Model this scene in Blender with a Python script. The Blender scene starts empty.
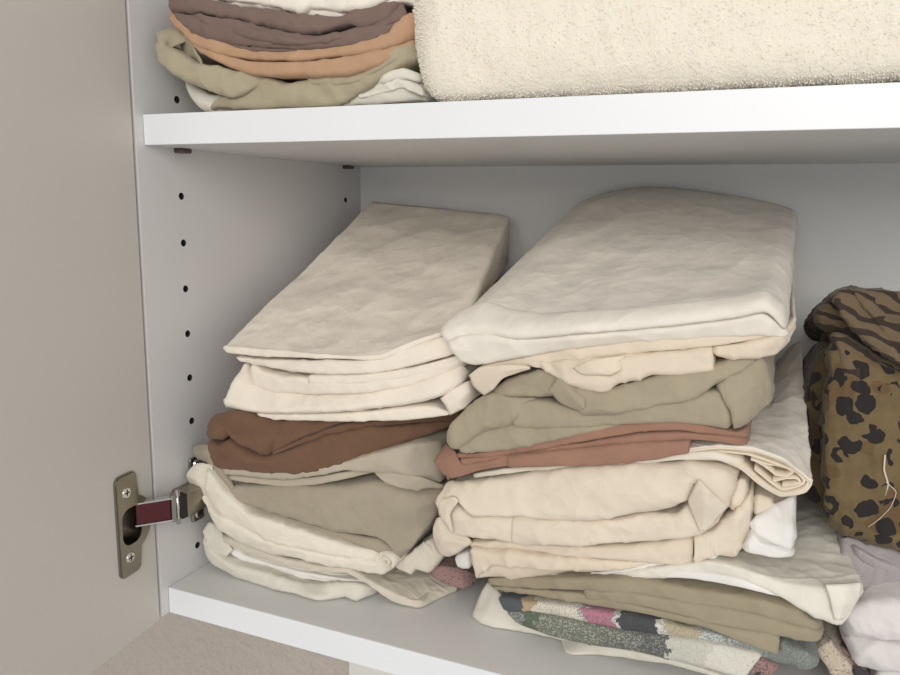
import bpy, bmesh, math, random
from mathutils import Vector, Matrix, noise
random.seed(4)
S = 0.001
C = bpy.context.scene.collection
scn = bpy.context.scene

# ---------------------------------------------------------------- camera
CAM = Vector((377.67, -380.03, 271.25))
F = Vector((-0.38157631, 0.90825167, -0.17169283))
RT = Vector((0.92093638, 0.3894757, 0.01359668))
UP = Vector((-0.0792194, 0.15293, 0.9850567))
FPX = 760.02
cam = bpy.data.cameras.new('camera')
cam.sensor_width = 36; cam.lens = 36 * FPX / 900; cam.clip_start = 0.01
co = bpy.data.objects.new('camera', cam); C.objects.link(co)
co.matrix_world = Matrix(((RT.x, UP.x, -F.x, CAM.x * S), (RT.y, UP.y, -F.y, CAM.y * S), (RT.z, UP.z, -F.z, CAM.z * S), (0, 0, 0, 1)))
scn.camera = co

# ---------------------------------------------------------------- light
scn.view_settings.view_transform = 'Standard'
scn.view_settings.look = 'None'
scn.view_settings.gamma = 1
scn.view_settings.use_curve_mapping = False
scn.view_settings.exposure = 0.0
w = bpy.data.worlds.new('room_light'); scn.world = w; w.use_nodes = True
w.node_tree.nodes['Background'].inputs[0].default_value = (1.0, 0.985, 0.965, 1)
w.node_tree.nodes['Background'].inputs[1].default_value = 0.58

def area(name, loc, target, size, power, col):
    l = bpy.data.lights.new(name, 'AREA'); l.shape = 'RECTANGLE'; l.size = size[0]; l.size_y = size[1]
    l.energy = power; l.color = col
    o = bpy.data.objects.new(name, l); C.objects.link(o); o.location = loc
    o.rotation_euler = (Vector(target) - Vector(loc)).to_track_quat('-Z', 'Y').to_euler()
    return o
area('ceiling_lamp_light', (0.62, -1.7, 0.78), (0.25, 0.05, 0.15), (1.2, 0.8), 20, (1.0, 0.955, 0.89))
area('window_light', (1.7, -1.6, 0.35), (0.2, 0.1, 0.15), (0.9, 1.1), 3.2, (0.95, 0.97, 1.0))

# ---------------------------------------------------------------- materials
def lin(c):
    return tuple(((v / 255) / 12.92 if v / 255 <= 0.04045 else ((v / 255 + 0.055) / 1.055) ** 2.4) for v in c)
def base_mat(name, rough):
    m = bpy.data.materials.new(name); m.use_nodes = True
    nt = m.node_tree; b = nt.nodes['Principled BSDF']; b.inputs['Roughness'].default_value = rough
    return m, nt, b
def N(nt, t, **kw):
    n = nt.nodes.new(t)
    for k, v in kw.items():
        if hasattr(n, k): setattr(n, k, v)
        else: n.inputs[k.replace('_', ' ')].default_value = v
    return n
def coords(nt, scale=(1, 1, 1), rot=(0, 0, 0)):
    tc = N(nt, 'ShaderNodeTexCoord'); mp = N(nt, 'ShaderNodeMapping')
    mp.inputs['Scale'].default_value = scale; mp.inputs['Rotation'].default_value = rot
    nt.links.new(tc.outputs['Object'], mp.inputs['Vector'])
    return mp.outputs['Vector']
def noise_tex(nt, vec, scale, detail=3, rough=0.5, dist=0.0):
    n = N(nt, 'ShaderNodeTexNoise'); n.inputs['Scale'].default_value = scale
    n.inputs['Detail'].default_value = detail; n.inputs['Roughness'].default_value = rough
    n.inputs['Distortion'].default_value = dist
    nt.links.new(vec, n.inputs['Vector']); return n.outputs['Fac']
def ramp(nt, fac, stops, interp='LINEAR'):
    r = N(nt, 'ShaderNodeValToRGB'); cr = r.color_ramp; cr.interpolation = interp
    while len(cr.elements) < len(stops): cr.elements.new(0.5)
    for e, (p, c) in zip(cr.elements, stops):
        e.position = p; e.color = (*c, 1) if len(c) == 3 else c
    nt.links.new(fac, r.inputs['Fac']); return r.outputs['Color']
def mix(nt, fac, a, b, mode='MIX'):
    m = N(nt, 'ShaderNodeMix'); m.data_type = 'RGBA'; m.blend_type = mode
    for sock, v in ((m.inputs[0], fac), (m.inputs[6], a), (m.inputs[7], b)):
        if isinstance(v, (int, float)): sock.default_value = v
        elif isinstance(v, tuple): sock.default_value = (*v, 1)
        else: nt.links.new(v, sock)
    return m.outputs[2]
def math_n(nt, op, a, b=0.0):
    m = N(nt, 'ShaderNodeMath'); m.operation = op
    for i, v in enumerate((a, b)):
        if isinstance(v, (int, float)): m.inputs[i].default_value = v
        else: nt.links.new(v, m.inputs[i])
    return m.outputs[0]
def fabric_bump(nt, b, wrinkle=1.0):
    v = coords(nt)
    weave = noise_tex(nt, v, 1400, 2)
    hs = []
    for sc, w_, sd in ((17, 1.0, 0.0), (38, 0.42, 3.0)):
        mp = N(nt, 'ShaderNodeMapping'); mp.inputs['Scale'].default_value = (1.0, 0.75, 1.5); mp.inputs['Rotation'].default_value = (0.2, 0.3, 0.6); mp.inputs['Location'].default_value = (sd, sd, sd)
        nz = N(nt, 'ShaderNodeTexNoise'); nz.inputs['Scale'].default_value = sc * 1.4; nz.inputs['Detail'].default_value = 2
        nt.links.new(v, nz.inputs['Vector'])
        sc_ = N(nt, 'ShaderNodeVectorMath'); sc_.operation = 'SCALE'; sc_.inputs['Scale'].default_value = 0.6 / sc
        nt.links.new(nz.outputs['Color'], sc_.inputs[0])
        ad = N(nt, 'ShaderNodeVectorMath'); ad.operation = 'ADD'; nt.links.new(v, ad.inputs[0]); nt.links.new(sc_.outputs[0], ad.inputs[1])
        nt.links.new(ad.outputs[0], mp.inputs['Vector'])
        vo = N(nt, 'ShaderNodeTexVoronoi'); vo.feature = 'F1'; vo.inputs['Scale'].default_value = sc
        nt.links.new(mp.outputs['Vector'], vo.inputs['Vector'])
        hs.append(math_n(nt, 'MULTIPLY', vo.outputs['Distance'], w_))
    ridge = math_n(nt, 'ADD', hs[0], hs[1])
    b1 = N(nt, 'ShaderNodeBump'); b1.inputs['Strength'].default_value = 0.6 * wrinkle; b1.inputs['Distance'].default_value = 0.008
    nt.links.new(ridge, b1.inputs['Height'])
    b2 = N(nt, 'ShaderNodeBump'); b2.inputs['Strength'].default_value = 0.22; b2.inputs['Distance'].default_value = 0.0003
    nt.links.new(weave, b2.inputs['Height']); nt.links.new(b1.outputs[0], b2.inputs['Normal'])
    nt.links.new(b2.outputs[0], b.inputs['Normal'])
    b.inputs['Sheen Weight'].default_value = 0.12
    b.inputs['Specular IOR Level'].default_value = 0.2
def cloth(name, c, var=0.05, wrinkle=1.0):
    m, nt, b = base_mat(name, 0.92)
    l = lin(c)
    f = noise_tex(nt, coords(nt), 55, 3)
    col = ramp(nt, f, [(0.3, tuple(x * (1 - var) for x in l)), (0.7, tuple(min(1, x * (1 + var)) for x in l))])
    nt.links.new(col, b.inputs['Base Color'])
    fabric_bump(nt, b, wrinkle)
    return m
def leopard(name, ground, spot, centre, scale=58):
    m, nt, b = base_mat(name, 0.9)
    v0 = coords(nt, (1, 1, 1), (0.3, 0.2, 0.1))
    nz = N(nt, 'ShaderNodeTexNoise'); nz.inputs['Scale'].default_value = 70; nz.inputs['Detail'].default_value = 2
    nt.links.new(v0, nz.inputs['Vector'])
    va = N(nt, 'ShaderNodeVectorMath'); va.operation = 'SCALE'; va.inputs['Scale'].default_value = 0.012
    nt.links.new(nz.outputs['Color'], va.inputs[0])
    vb = N(nt, 'ShaderNodeVectorMath'); vb.operation = 'ADD'
    nt.links.new(v0, vb.inputs[0]); nt.links.new(va.outputs[0], vb.inputs[1])
    vo = N(nt, 'ShaderNodeTexVoronoi'); vo.feature = 'F1'; vo.inputs['Scale'].default_value = scale
    nt.links.new(vb.outputs[0], vo.inputs['Vector'])
    ringmask = ramp(nt, vo.outputs['Distance'], [(0.0, (1, 1, 1)), (0.42, (0, 0, 0))], 'CONSTANT')
    brk = ramp(nt, noise_tex(nt, v0, 95, 1), [(0.0, (0, 0, 0)), (0.36, (1, 1, 1))], 'CONSTANT')
    spots = mix(nt, 1.0, ringmask, brk, 'MULTIPLY')
    cen = ramp(nt, noise_tex(nt, v0, 42, 1), [(0.0, lin(ground)), (0.58, lin(centre))], 'CONSTANT')
    g = mix(nt, noise_tex(nt, v0, 150, 2), cen, lin(tuple(int(x * 0.82) for x in ground)))
    col = mix(nt, spots, g, lin(spot))
    nt.links.new(col, b.inputs['Base Color']); fabric_bump(nt, b)
    return m
def zebra(name, ground, stripe):
    m, nt, b = base_mat(name, 0.9)
    wv = N(nt, 'ShaderNodeTexWave'); wv.wave_type = 'BANDS'; wv.bands_direction = 'DIAGONAL'
    wv.inputs['Scale'].default_value = 40; wv.inputs['Distortion'].default_value = 10; wv.inputs['Detail'].default_value = 2
    wv.inputs['Detail Scale'].default_value = 1.2
    nt.links.new(coords(nt, (0.7, 0.7, 1.5)), wv.inputs['Vector'])
    f = ramp(nt, wv.outputs['Fac'], [(0.0, (1, 1, 1)), (0.42, (0, 0, 0))], 'CONSTANT')
    nt.links.new(mix(nt, f, lin(ground), lin(stripe)), b.inputs['Base Color']); fabric_bump(nt, b)
    return m
def printed(name, ground, specks, blotches, bscale=45, sp=0.55):
    m, nt, b = base_mat(name, 0.9)
    v = coords(nt)
    n1 = noise_tex(nt, v, 900, 2, 0.6)
    n2 = noise_tex(nt, v, 60, 2)
    thr = math_n(nt, 'ADD', n1, math_n(nt, 'MULTIPLY', n2, 0.35))
    s = ramp(nt, thr, [(0.0, (0, 0, 0)), (sp + 0.14, (1, 1, 1))], 'CONSTANT')
    col = mix(nt, s, lin(ground), lin(specks))
    for i, (bc, lo) in enumerate(blotches):
        q = N(nt, 'ShaderNodeMapping'); q.inputs['Location'].default_value = (i * 3.1, i * 1.7, i * 2.3)
        nt.links.new(v, q.inputs['Vector'])
        bm_ = ramp(nt, noise_tex(nt, q.outputs[0], bscale, 1, 0.5, 0.6), [(0.0, (0, 0, 0)), (lo, (1, 1, 1))], 'CONSTANT')
        col = mix(nt, bm_, col, lin(bc))
    nt.links.new(col, b.inputs['Base Color']); fabric_bump(nt, b)
    return m
def band_print(name, stops, specks, sp, rowshift=0.0):
    """A print whose large motifs follow one another across the cloth; stops = (x in mm, colour)."""
    m, nt, b = base_mat(name, 0.9)
    g = N(nt, 'ShaderNodeNewGeometry'); v = g.outputs['Position']
    sx = N(nt, 'ShaderNodeSeparateXYZ'); nt.links.new(v, sx.inputs[0])
    wob = math_n(nt, 'MULTIPLY', math_n(nt, 'SUBTRACT', noise_tex(nt, v, 75, 5, 0.65), 0.5), 0.05)
    x0, x1 = stops[0][0] * S, stops[-1][0] * S
    f = math_n(nt, 'DIVIDE', math_n(nt, 'SUBTRACT', math_n(nt, 'ADD', sx.outputs['X'], wob), x0), x1 - x0)
    n = len(stops) - 1
    col = ramp(nt, f, [((q[0] * S - x0) / (x1 - x0), lin(q[1])) for q in stops], 'CONSTANT')
    spm = ramp(nt, f, [((q[0] * S - x0) / (x1 - x0), (q[2],) * 3) for q in stops], 'CONSTANT')
    s1 = ramp(nt, noise_tex(nt, v, 1000, 2, 0.6), [(0.0, (0, 0, 0)), (sp, (1, 1, 1))], 'CONSTANT')
    fac = math_n(nt, 'MULTIPLY', s1, spm)
    nt.links.new(mix(nt, fac, col, lin(specks)), b.inputs['Base Color']); fabric_bump(nt, b)
    return m
def paint(name, c, rough=0.35, bump=0.0, bscale=200):
    m, nt, b = base_mat(name, rough)
    l = lin(c); f = noise_tex(nt, coords(nt), 9, 3)
    nt.links.new(ramp(nt, f, [(0.3, tuple(x * 0.985 for x in l)), (0.7, tuple(min(1, x * 1.015) for x in l))]), b.inputs['Base Color'])
    if bump:
        bn = N(nt, 'ShaderNodeBump'); bn.inputs['Strength'].default_value = bump; bn.inputs['Distance'].default_value = 0.006
        nt.links.new(noise_tex(nt, coords(nt), bscale, 4, 0.6), bn.inputs['Height']); nt.links.new(bn.outputs[0], b.inputs['Normal'])
    return m
def metal(name, c, rough=0.3):
    m, nt, b = base_mat(name, rough); b.inputs['Metallic'].default_value = 1
    l = lin(c); f = noise_tex(nt, coords(nt, (1, 1, 8)), 300, 3)
    nt.links.new(ramp(nt, f, [(0.3, tuple(x * 0.9 for x in l)), (0.7, l)]), b.inputs['Base Color'])
    return m

M = dict(
    panel=paint('white_melamine', (213, 211, 211), 0.42),
    shelf=paint('white_shelf_board', (214, 214, 214), 0.4),
    edge=paint('white_edge_band', (228, 231, 236), 0.35),
    back=paint('grey_white_back_board', (228, 229, 229), 0.6),
    door=paint('warm_white_door', (205, 201, 195), 0.5),
    wall=paint('textured_beige_wall', (188, 179, 170), 0.85, 1.0, 90),
    trim=paint('pale_trim_paint', (222, 220, 216), 0.6),
    dark=paint('dark_hole', (38, 33, 30), 0.9),
    nickel=metal('brushed_nickel', (158, 153, 142), 0.33),
    chrome=metal('chrome', (215, 215, 212), 0.12),
    plum=metal('plum_tinted_steel', (104, 60, 64), 0.28),
    pin=metal('dull_shelf_pin_metal', (120, 108, 104), 0.45),
    cream=cloth('cream_cotton', (231, 222, 209)),
    ivory=cloth('ivory_cotton', (224, 217, 203)),
    white=cloth('white_cotton', (230, 224, 214)),
    bright=cloth('bright_white_cotton', (232, 230, 227)),
    beigel=cloth('light_beige_cotton', (226, 214, 196)),
    beige=cloth('beige_cotton', (222, 211, 194)),
    beige2=cloth('warm_beige_cotton', (221, 208, 190)),
    olive=cloth('olive_beige_cotton', (164, 154, 134)),
    khaki=cloth('khaki_grey_cotton', (161, 152, 135)),
    grey=cloth('warm_grey_cotton', (178, 169, 153)),
    rust=cloth('terracotta_cotton', (156, 120, 103)),
    brown=cloth('brown_cotton', (112, 85, 68)),
    pale=cloth('pale_green_white_cotton', (216, 213, 202)),
    palegrey=cloth('pale_grey_green_cotton', (209, 202, 188)),
    mint=cloth('pale_green_ivory_cotton', (226, 223, 212)),
    tan=cloth('tan_cotton', (158, 148, 127)),
    mauve=cloth('mauve_brown_cotton', (121, 102, 95)),
    orange=cloth('apricot_cotton', (180, 146, 118)),
    sand=cloth('sand_khaki_cotton', (168, 159, 137)),
    towelm=cloth('cream_terry', (234, 228, 215), 0.02, 0.4),
    terry=cloth('white_terry', (224, 220, 220), 0.03),
    leo=leopard('leopard_print', (124, 107, 77), (46, 43, 43), (112, 85, 60), 84),
    leod=zebra('brown_animal_stripe_print', (112, 97, 77), (62, 53, 47)),
    leo_shade=leopard('shaded_leopard_print', (96, 82, 58), (42, 38, 36), (90, 66, 46), 78),  # darker copy of the leopard print, rear shade put into its colour
    floral=printed('speckled_floral_print', (196, 194, 186), (74, 78, 74), [((70, 80, 66), 0.60), ((190, 96, 128), 0.66), ((205, 180, 142), 0.63), ((52, 54, 58), 0.68)], 38, 0.50),
    speck=printed('grey_green_speckled_print', (150, 152, 140), (78, 84, 74), [((206, 204, 192), 0.58)], 30, 0.46),
    mauvep=printed('mauve_print', (150, 122, 118), (96, 84, 84), [((70, 66, 68), 0.64)], 60, 0.62),
    beigep=printed('beige_faded_print', (196, 184, 166), (150, 138, 124), [((120, 108, 100), 0.66)], 50, 0.6),
    greyp=printed('grey_faded_print', (172, 166, 168), (160, 154, 156), [((92, 88, 92), 0.70)], 60, 0.62),
)

# ---------------------------------------------------------------- object helpers
def link(name, bm, mat, parent=None, smooth=False):
    me = bpy.data.meshes.new(name)
    if smooth:
        for f in bm.faces: f.smooth = True
    bm.to_mesh(me); bm.free()
    me.materials.append(mat)
    o = bpy.data.objects.new(name, me); C.objects.link(o)
    if parent: o.parent = parent
    return o
def tag(o, label, cat, group=None, kind=None):
    if label: o['label'] = label
    if cat: o['category'] = cat
    if group: o['group'] = group
    if kind: o['kind'] = kind
    return o
def empty(name, loc=(0, 0, 0)):
    o = bpy.data.objects.new(name, None); C.objects.link(o); o.location = [v * S for v in loc]; o.empty_display_size = 0.01
    return o
def box_bm(x0, x1, y0, y1, z0, z1, bev=0.0):
    bm = bmesh.new(); bmesh.ops.create_cube(bm, size=1)
    for v in bm.verts:
        v.co = Vector(((x0 + x1) / 2 + v.co.x * (x1 - x0), (y0 + y1) / 2 + v.co.y * (y1 - y0), (z0 + z1) / 2 + v.co.z * (z1 - z0))) * S
    if bev: bmesh.ops.bevel(bm, geom=list(bm.edges), offset=bev * S, segments=2, affect='EDGES', profile=0.5)
    return bm
def join_bm(dst, src, mat=None):
    me = bpy.data.meshes.new('tmp'); src.to_mesh(me); src.free()
    if mat: me.transform(mat)
    dst.from_mesh(me); bpy.data.meshes.remove(me); return dst

# ---------------------------------------------------------------- the setting
D, H, T, YS = 287.0, 306.6, 19.0, 6.4
W = 800.0
TOP = H + T + H
def structure(name, bm, mat):
    o = link(name, bm, mat); o['kind'] = 'structure'; return o
structure('wall_back', box_bm(-1500, 2200, D + 8, D + 60, -1300, 1400), M['wall'])
structure('floor', box_bm(-1500, 2200, -2600, D + 8, -1340, -1300), M['trim'])
structure('trim_1', box_bm(-18, 80, D - 2, D + 8, -1300, -T - 1, 1), M['trim'])

cab = empty('wall_cabinet', (W / 2, D / 2, -T))
tag(cab, 'white laminate wall cabinet with one shelf and its door swung open to the left', 'cabinet')
def rel(o, root):   # mesh built in world coordinates, hung on a root that is not at the origin
    o.parent = root; o.matrix_parent_inverse = Matrix.Translation(-root.location); return o
def cpart(name, bm, mat, parent=None, smooth=False, label=None):
    o = link(name, bm, mat, None, smooth)
    if parent is None: rel(o, cab)
    else: o.parent = parent
    if label: o['label'] = label
    return o
def drill(o, cyls):
    cb = bmesh.new()
    for (x, y, z, r, d) in cyls:
        b = bmesh.new(); bmesh.ops.create_cone(b, cap_ends=True, segments=20, radius1=r * S, radius2=r * S, depth=d * S)
        join_bm(cb, b, Matrix.Translation(Vector((x, y, z)) * S) @ Matrix.Rotation(math.pi / 2, 4, 'Y'))
    cut = link('cutter', cb, M['dark'])
    md = o.modifiers.new('holes', 'BOOLEAN'); md.object = cut; md.solver = 'EXACT'; md.operation = 'DIFFERENCE'
    bpy.context.view_layer.update()
    ev = o.evaluated_get(bpy.context.evaluated_depsgraph_get())
    me = bpy.data.meshes.new_from_object(ev)
    o.modifiers.clear(); o.data = me
    bpy.data.objects.remove(cut)
side = link('side_panel', box_bm(-18, 0, 0, D + 6, -T, TOP + T), M['panel'])
hz = [274.7 - 32 * k for k in range(-11, 9)]
YH, YB = 38.0, 257.8
drill(side, [(0, y, z, 2.5, 18) for z in hz for y in (YH, YB)])
side.data.materials.append(M['dark'])
for f in side.data.polygons:
    c = f.center / S
    if (-17.5 < c.x < -0.2) and 1 < c.y < D + 5 and -T + 1 < c.z < TOP + T - 1: f.material_index = len(side.data.materials) - 1
rel(side, cab)
cpart('side_panel', box_bm(W, W + 18, 0, D + 6, -T, TOP + T), M['panel'])
cpart('back_panel', box_bm(0, W, D, D + 6, -T, TOP + T), M['back'])
def board(name, z0, z1, y0, y1):
    o = cpart(name, box_bm(0.3, W - 0.3, y0 + 0.8, y1, z0, z1, 0.3), M['shelf'])
    cpart('edge_band', box_bm(0.3, W - 0.3, y0, y0 + 0.8, z0, z1, 0.35), M['edge'], o, label='bright white edge strip along the front of the board')
    return o
board('bottom_panel', -T, 0, YS, D)
board('shelf', H, H + T, YS, D)
board('top_panel', TOP, TOP + T, YS, D)
for y in (YH, YB):
    pb = box_bm(-6, 7, y - 5, y + 5, H - 3.2, H, 1.0)
    cpart('shelf_pin', pb, M['pin'])

# door, swung out on its hinge
DA = math.radians(-6.5)   # a little short of square
DM = Matrix.Translation(Vector((-0.6, -2.0, 0)) * S) @ Matrix.Rotation(-DA, 4, 'Z')
def door_bm(bm): bm.transform(DM); return bm
door = cpart('door', door_bm(box_bm(-18, 0, -400, 0, -20.5, TOP + T, 0.6)), M['door'], label='warm white inner face of the opened cabinet door')

# ---------------------------------------------------------------- hinge
def cyl_bm(r, h, seg=24, r2=None):
    b = bmesh.new(); bmesh.ops.create_cone(b, cap_ends=True, segments=seg, radius1=r * S, radius2=(r if r2 is None else r2) * S, depth=h * S)
    return b
def plate_poly(pts, z0, z1, bev):
    b = bmesh.new(); vs = [b.verts.new((p[0] * S, p[1] * S, z0 * S)) for p in pts]
    f = b.faces.new(vs); r = bmesh.ops.extrude_face_region(b, geom=[f])
    for v in r['geom']:
        if isinstance(v, bmesh.types.BMVert): v.co.z = z1 * S
    bmesh.ops.recalc_face_normals(b, faces=b.faces)
    if bev: bmesh.ops.bevel(b, geom=[e for e in b.edges if abs(e.verts[0].co.z - e.verts[1].co.z) < 1e-7 and e.verts[0].co.z > (z0 + z1) / 2 * S], offset=bev * S, segments=2, affect='EDGES')
    return b
# door-local frame: local x = along the door from its hinge edge, local y = world z, local z = out of the inner face
DF = DM @ Matrix(((0, 0, 1, 0), (-1, 0, 0, 0), (0, 1, 0, 0), (0, 0, 0, 1)))
def rrect(x0, x1, y0, y1, r, n=5):
    out = []
    for cx, cy, a0 in ((x1 - r, y1 - r, 0), (x0 + r, y1 - r, 90), (x0 + r, y0 + r, 180), (x1 - r, y0 + r, 270)):
        for i in range(n + 1):
            a = math.radians(a0 + 90 * i / n); out.append((cx + r * math.cos(a), cy + r * math.sin(a)))
    return out
hinge = cpart('hinge', plate_poly(rrect(-9, 9, 0, 4, 1.9), 0, 2, 0), M['nickel'], None)
bpy.data.objects.remove(hinge)
hinge = bpy.data.objects.new('hinge', None); C.objects.link(hinge); hinge.parent = cab; hinge.matrix_parent_inverse = Matrix.Translation(-cab.location)
hinge['label'] = 'brushed metal concealed hinge with plum tinted link arm'
def hpart(name, bm, mat, frame=None, smooth=False):
    if frame is not None: bm.transform(frame); bmesh.ops.reverse_faces(bm, faces=list(bm.faces))
    return cpart(name, bm, mat, hinge, smooth)
# plate with the round cup opening: ring section cut out
def cup_plate():
    outer = rrect(17.5, 37.5, 27.5, 97, 4.5, 6)
    out2 = []
    # bulge on the hinge side around the cup
    for p in outer: out2.append(p)
    right = [(17.5, 24), (17.5, 98)]
    pts = []
    for i in range(len(outer)):
        pts.append(outer[i])
        if abs(outer[i][0] - 17.5) < 0.01 and outer[i][1] > 61 and abs(outer[(i + 1) % len(outer)][0] - 17.5) < 0.01:
            for k in range(17):
                a = math.radians(117 + 126 * k / 16)
                pts.append((25.3 + 20.5 * math.cos(a), 61 + 20.0 * math.sin(a)))
    b = plate_poly(pts, 0.05, 2.2, 0.7)
    return b
cp = link('cup_plate', cup_plate(), M['nickel'])
cutb = plate_poly(rrect(15.6, 34, 48.5, 73.5, 7, 6), -14, 6, 0)
cut = link('cutter', cutb, M['nickel'])
md = cp.modifiers.new('c', 'BOOLEAN'); md.object = cut; md.operation = 'DIFFERENCE'; md.solver = 'EXACT'
bpy.context.view_layer.update()
me = bpy.data.meshes.new_from_object(cp.evaluated_get(bpy.context.evaluated_depsgraph_get()))
cp.modifiers.clear(); cp.data = me; me.transform(DF); me.flip_normals(); cp.parent = hinge
# recess in the door for the cup
cut.data.transform(DF); cut.data.flip_normals()
md = door.modifiers.new('c', 'BOOLEAN'); md.object = cut; md.operation = 'DIFFERENCE'; md.solver = 'EXACT'
bpy.context.view_layer.update()
me = bpy.data.meshes.new_from_object(door.evaluated_get(bpy.context.evaluated_depsgraph_get()))
door.modifiers.clear(); door.data = me; bpy.data.objects.remove(cut)
def shell(pts, z0, z1, th):
    b = bmesh.new(); n = len(pts)
    cx = sum(p[0] for p in pts) / n; cy = sum(p[1] for p in pts) / n
    rings = []
    for z, s in ((z1, 1), (z0, 1), (z0, 0.01)):
        rings.append([b.verts.new(((cx + (p[0] - cx) * s) * S, (cy + (p[1] - cy) * s) * S, z * S)) for p in pts])
    for a, c in zip(rings, rings[1:]):
        for i in range(n): b.faces.new((a[i], a[(i + 1) % n], c[(i + 1) % n], c[i]))
    return b
hpart('cup', shell(rrect(15.9, 33.7, 48.8, 73.2, 6.8, 6), -12, 1.2, 0), metal('dark_cup_steel', (96, 88, 78), 0.35), DF, True)
for z in (84.8, 40.2):
    b = cyl_bm(4.1, 1.2, 24, 3.2); b.transform(Matrix.Translation(Vector((28.5, z, 2.4)) * S))
    s = hpart('screw', b, M['chrome'], DF, False)
    c1 = box_bm(28.5 - 2.3, 28.5 + 2.3, z - 0.45, z + 0.45, 3.0, 3.1); join_bm(c1, box_bm(28.5 - 0.45, 28.5 + 0.45, z - 2.3, z + 2.3, 3.0, 3.12))
    c1.transform(DF); cpart('cross_recess', c1, M['dark'], s)
def bar(p0, p1, zc, wz, th, bev=0.6):
    d = Vector((p1[0] - p0[0], p1[1] - p0[1], 0)); L = d.length
    b = box_bm(0, L, -th / 2, th / 2, -wz / 2, wz / 2, bev)
    b.transform(Matrix.Translation(Vector((p0[0], p0[1], zc)) * S) @ Matrix.Rotation(math.atan2(d.y, d.x), 4, 'Z'))
    return b
def tilt(bm, p, a):
    m = Matrix.Translation(Vector(p) * S); bm.transform(m @ Matrix.Rotation(a, 4, 'X') @ m.inverted()); return bm
hpart('link_arm', bar((0.5, -19.5), (14.2, -2.2), 65.5, 14.4, 5, 0.5), M['plum'])
lk = bar((0.2, -20), (15.4, -1.6), 65.5 + 7.7, 1.1, 5.6, 0.3); join_bm(lk, bar((0.2, -20), (15.4, -1.6), 65.5 - 7.7, 1.1, 5.6, 0.3))
hpart('link_flange', lk, M['chrome'])
hpart('pivot_plate', bar((14.4, -2.0), (16.2, 0.6), 65.5, 19, 6, 0.5), M['nickel'])
b = cyl_bm(1.5, 24); b.transform(Matrix.Translation(Vector((17.5, 1.5, 65.5)) * S)); hpart('pivot_pin', b, M['chrome'], None, True)
hpart('gap_shade_block', bar((17, 2.5), (17.6, 7.5), 65.3, 17, 7, 0.5), M['dark'])  # dark block standing in for the shaded gap between pin and arm
hpart('arm', bar((14, 7), (10, 62), 64, 17.5, 12, 1.6), M['nickel'])
hpart('mounting_plate', box_bm(0.1, 3.2, 31.5, 43.5, 39, 88, 1.4), M['nickel'])
hpart('plate_spine', box_bm(0.1, 5.5, 14, 62, 57, 71, 1.2), M['nickel'])
for z in (44.5, 82.5):
    b = cyl_bm(3.8, 1.4, 20, 3); b.transform(Matrix.Translation(Vector((3.6, 37.5, z)) * S) @ Matrix.Rotation(math.pi / 2, 4, 'Y'))
    s = hpart('screw', b, M['chrome'])
    c1 = box_bm(4.25, 4.36, 37.1, 37.9, z - 2, z + 2); join_bm(c1, box_bm(4.25, 4.38, 35.5, 39.5, z - 0.4, z + 0.4))
    cpart('cross_recess', c1, M['dark'], s)

# ---------------------------------------------------------------- cloth tools
LIM = [1.0, 0.6]          # nearest x to the left panel, lowest z above the board in use
def P(px, py, y):
    """The point seen at (px, py) of the photograph that lies y mm behind the cabinet's front, kept clear of panel and board."""
    d = F + RT * ((px - 450) / FPX) - UP * ((py - 337.5) / FPX)
    t = (y - CAM.y) / d.y
    q = CAM + d * t
    if q.x < LIM[0]:
        t = (LIM[0] - CAM.x) / d.x; q = CAM + d * t
    if q.z < LIM[1] and d.z < 0:
        t = (LIM[1] - CAM.z) / d.z; q = CAM + d * t
    return q
YO = [0.0]
class Z:
    def __init__(s, ox, oy, k): s.ox, s.oy, s.k = ox, oy, k
    def __call__(s, pts, y=None):
        out = []; last = y
        ys = [(i, p[2]) for i, p in enumerate(pts) if len(p) > 2]
        for i, p in enumerate(pts):
            if len(p) > 2: yy = p[2]
            else:
                a = [q for q in ys if q[0] < i]; b = [q for q in ys if q[0] > i]
                if a and b: t = (i - a[-1][0]) / (b[0][0] - a[-1][0]); yy = a[-1][1] * (1 - t) + b[0][1] * t
                elif a: yy = a[-1][1]
                elif b: yy = b[0][1]
                else: yy = y
            out.append(P(s.ox + p[0] / s.k, s.oy + p[1] / s.k, yy + (YO[0] if yy < 120 else 0)))
        return out
def cat(pts, n, tens=0.34):
    """n points along a smooth curve through pts, evenly by arc length."""
    m = []
    for i in range(len(pts) - 1):
        p0 = pts[max(i - 1, 0)]; p1 = pts[i]; p2 = pts[i + 1]; p3 = pts[min(i + 2, len(pts) - 1)]
        L = (p2 - p1).length
        t1 = (p2 - p0) * (L / max(1e-6, (p2 - p1).length + (p1 - p0).length)) * (1 if i else 0.5) * tens * 1.6
        t2 = (p3 - p1) * (L / max(1e-6, (p2 - p1).length + (p3 - p2).length)) * tens * 1.6
        for k in range(12):
            t = k / 12
            h = 2 * t ** 3 - 3 * t * t + 1; g = t ** 3 - 2 * t * t + t; a = -2 * t ** 3 + 3 * t * t; c = t ** 3 - t * t
            m.append(p1 * h + t1 * g + p2 * a + t2 * c)
    m.append(pts[-1].copy())
    acc = [0]
    for a, b in zip(m, m[1:]): acc.append(acc[-1] + (b - a).length)
    out = []; j = 0
    for i in range(n):
        s = acc[-1] * i / (n - 1)
        while j < len(m) - 2 and acc[j + 1] < s: j += 1
        t = (s - acc[j]) / max(1e-9, acc[j + 1] - acc[j])
        out.append(m[j].lerp(m[j + 1], min(1, max(0, t))))
    return out
def fbm(v, o=3):
    s = 0; a = 1
    for i in range(o): s += a * noise.noise(v); v = v * 2.03; a *= 0.5
    return s
SEED = [0.0]
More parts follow.
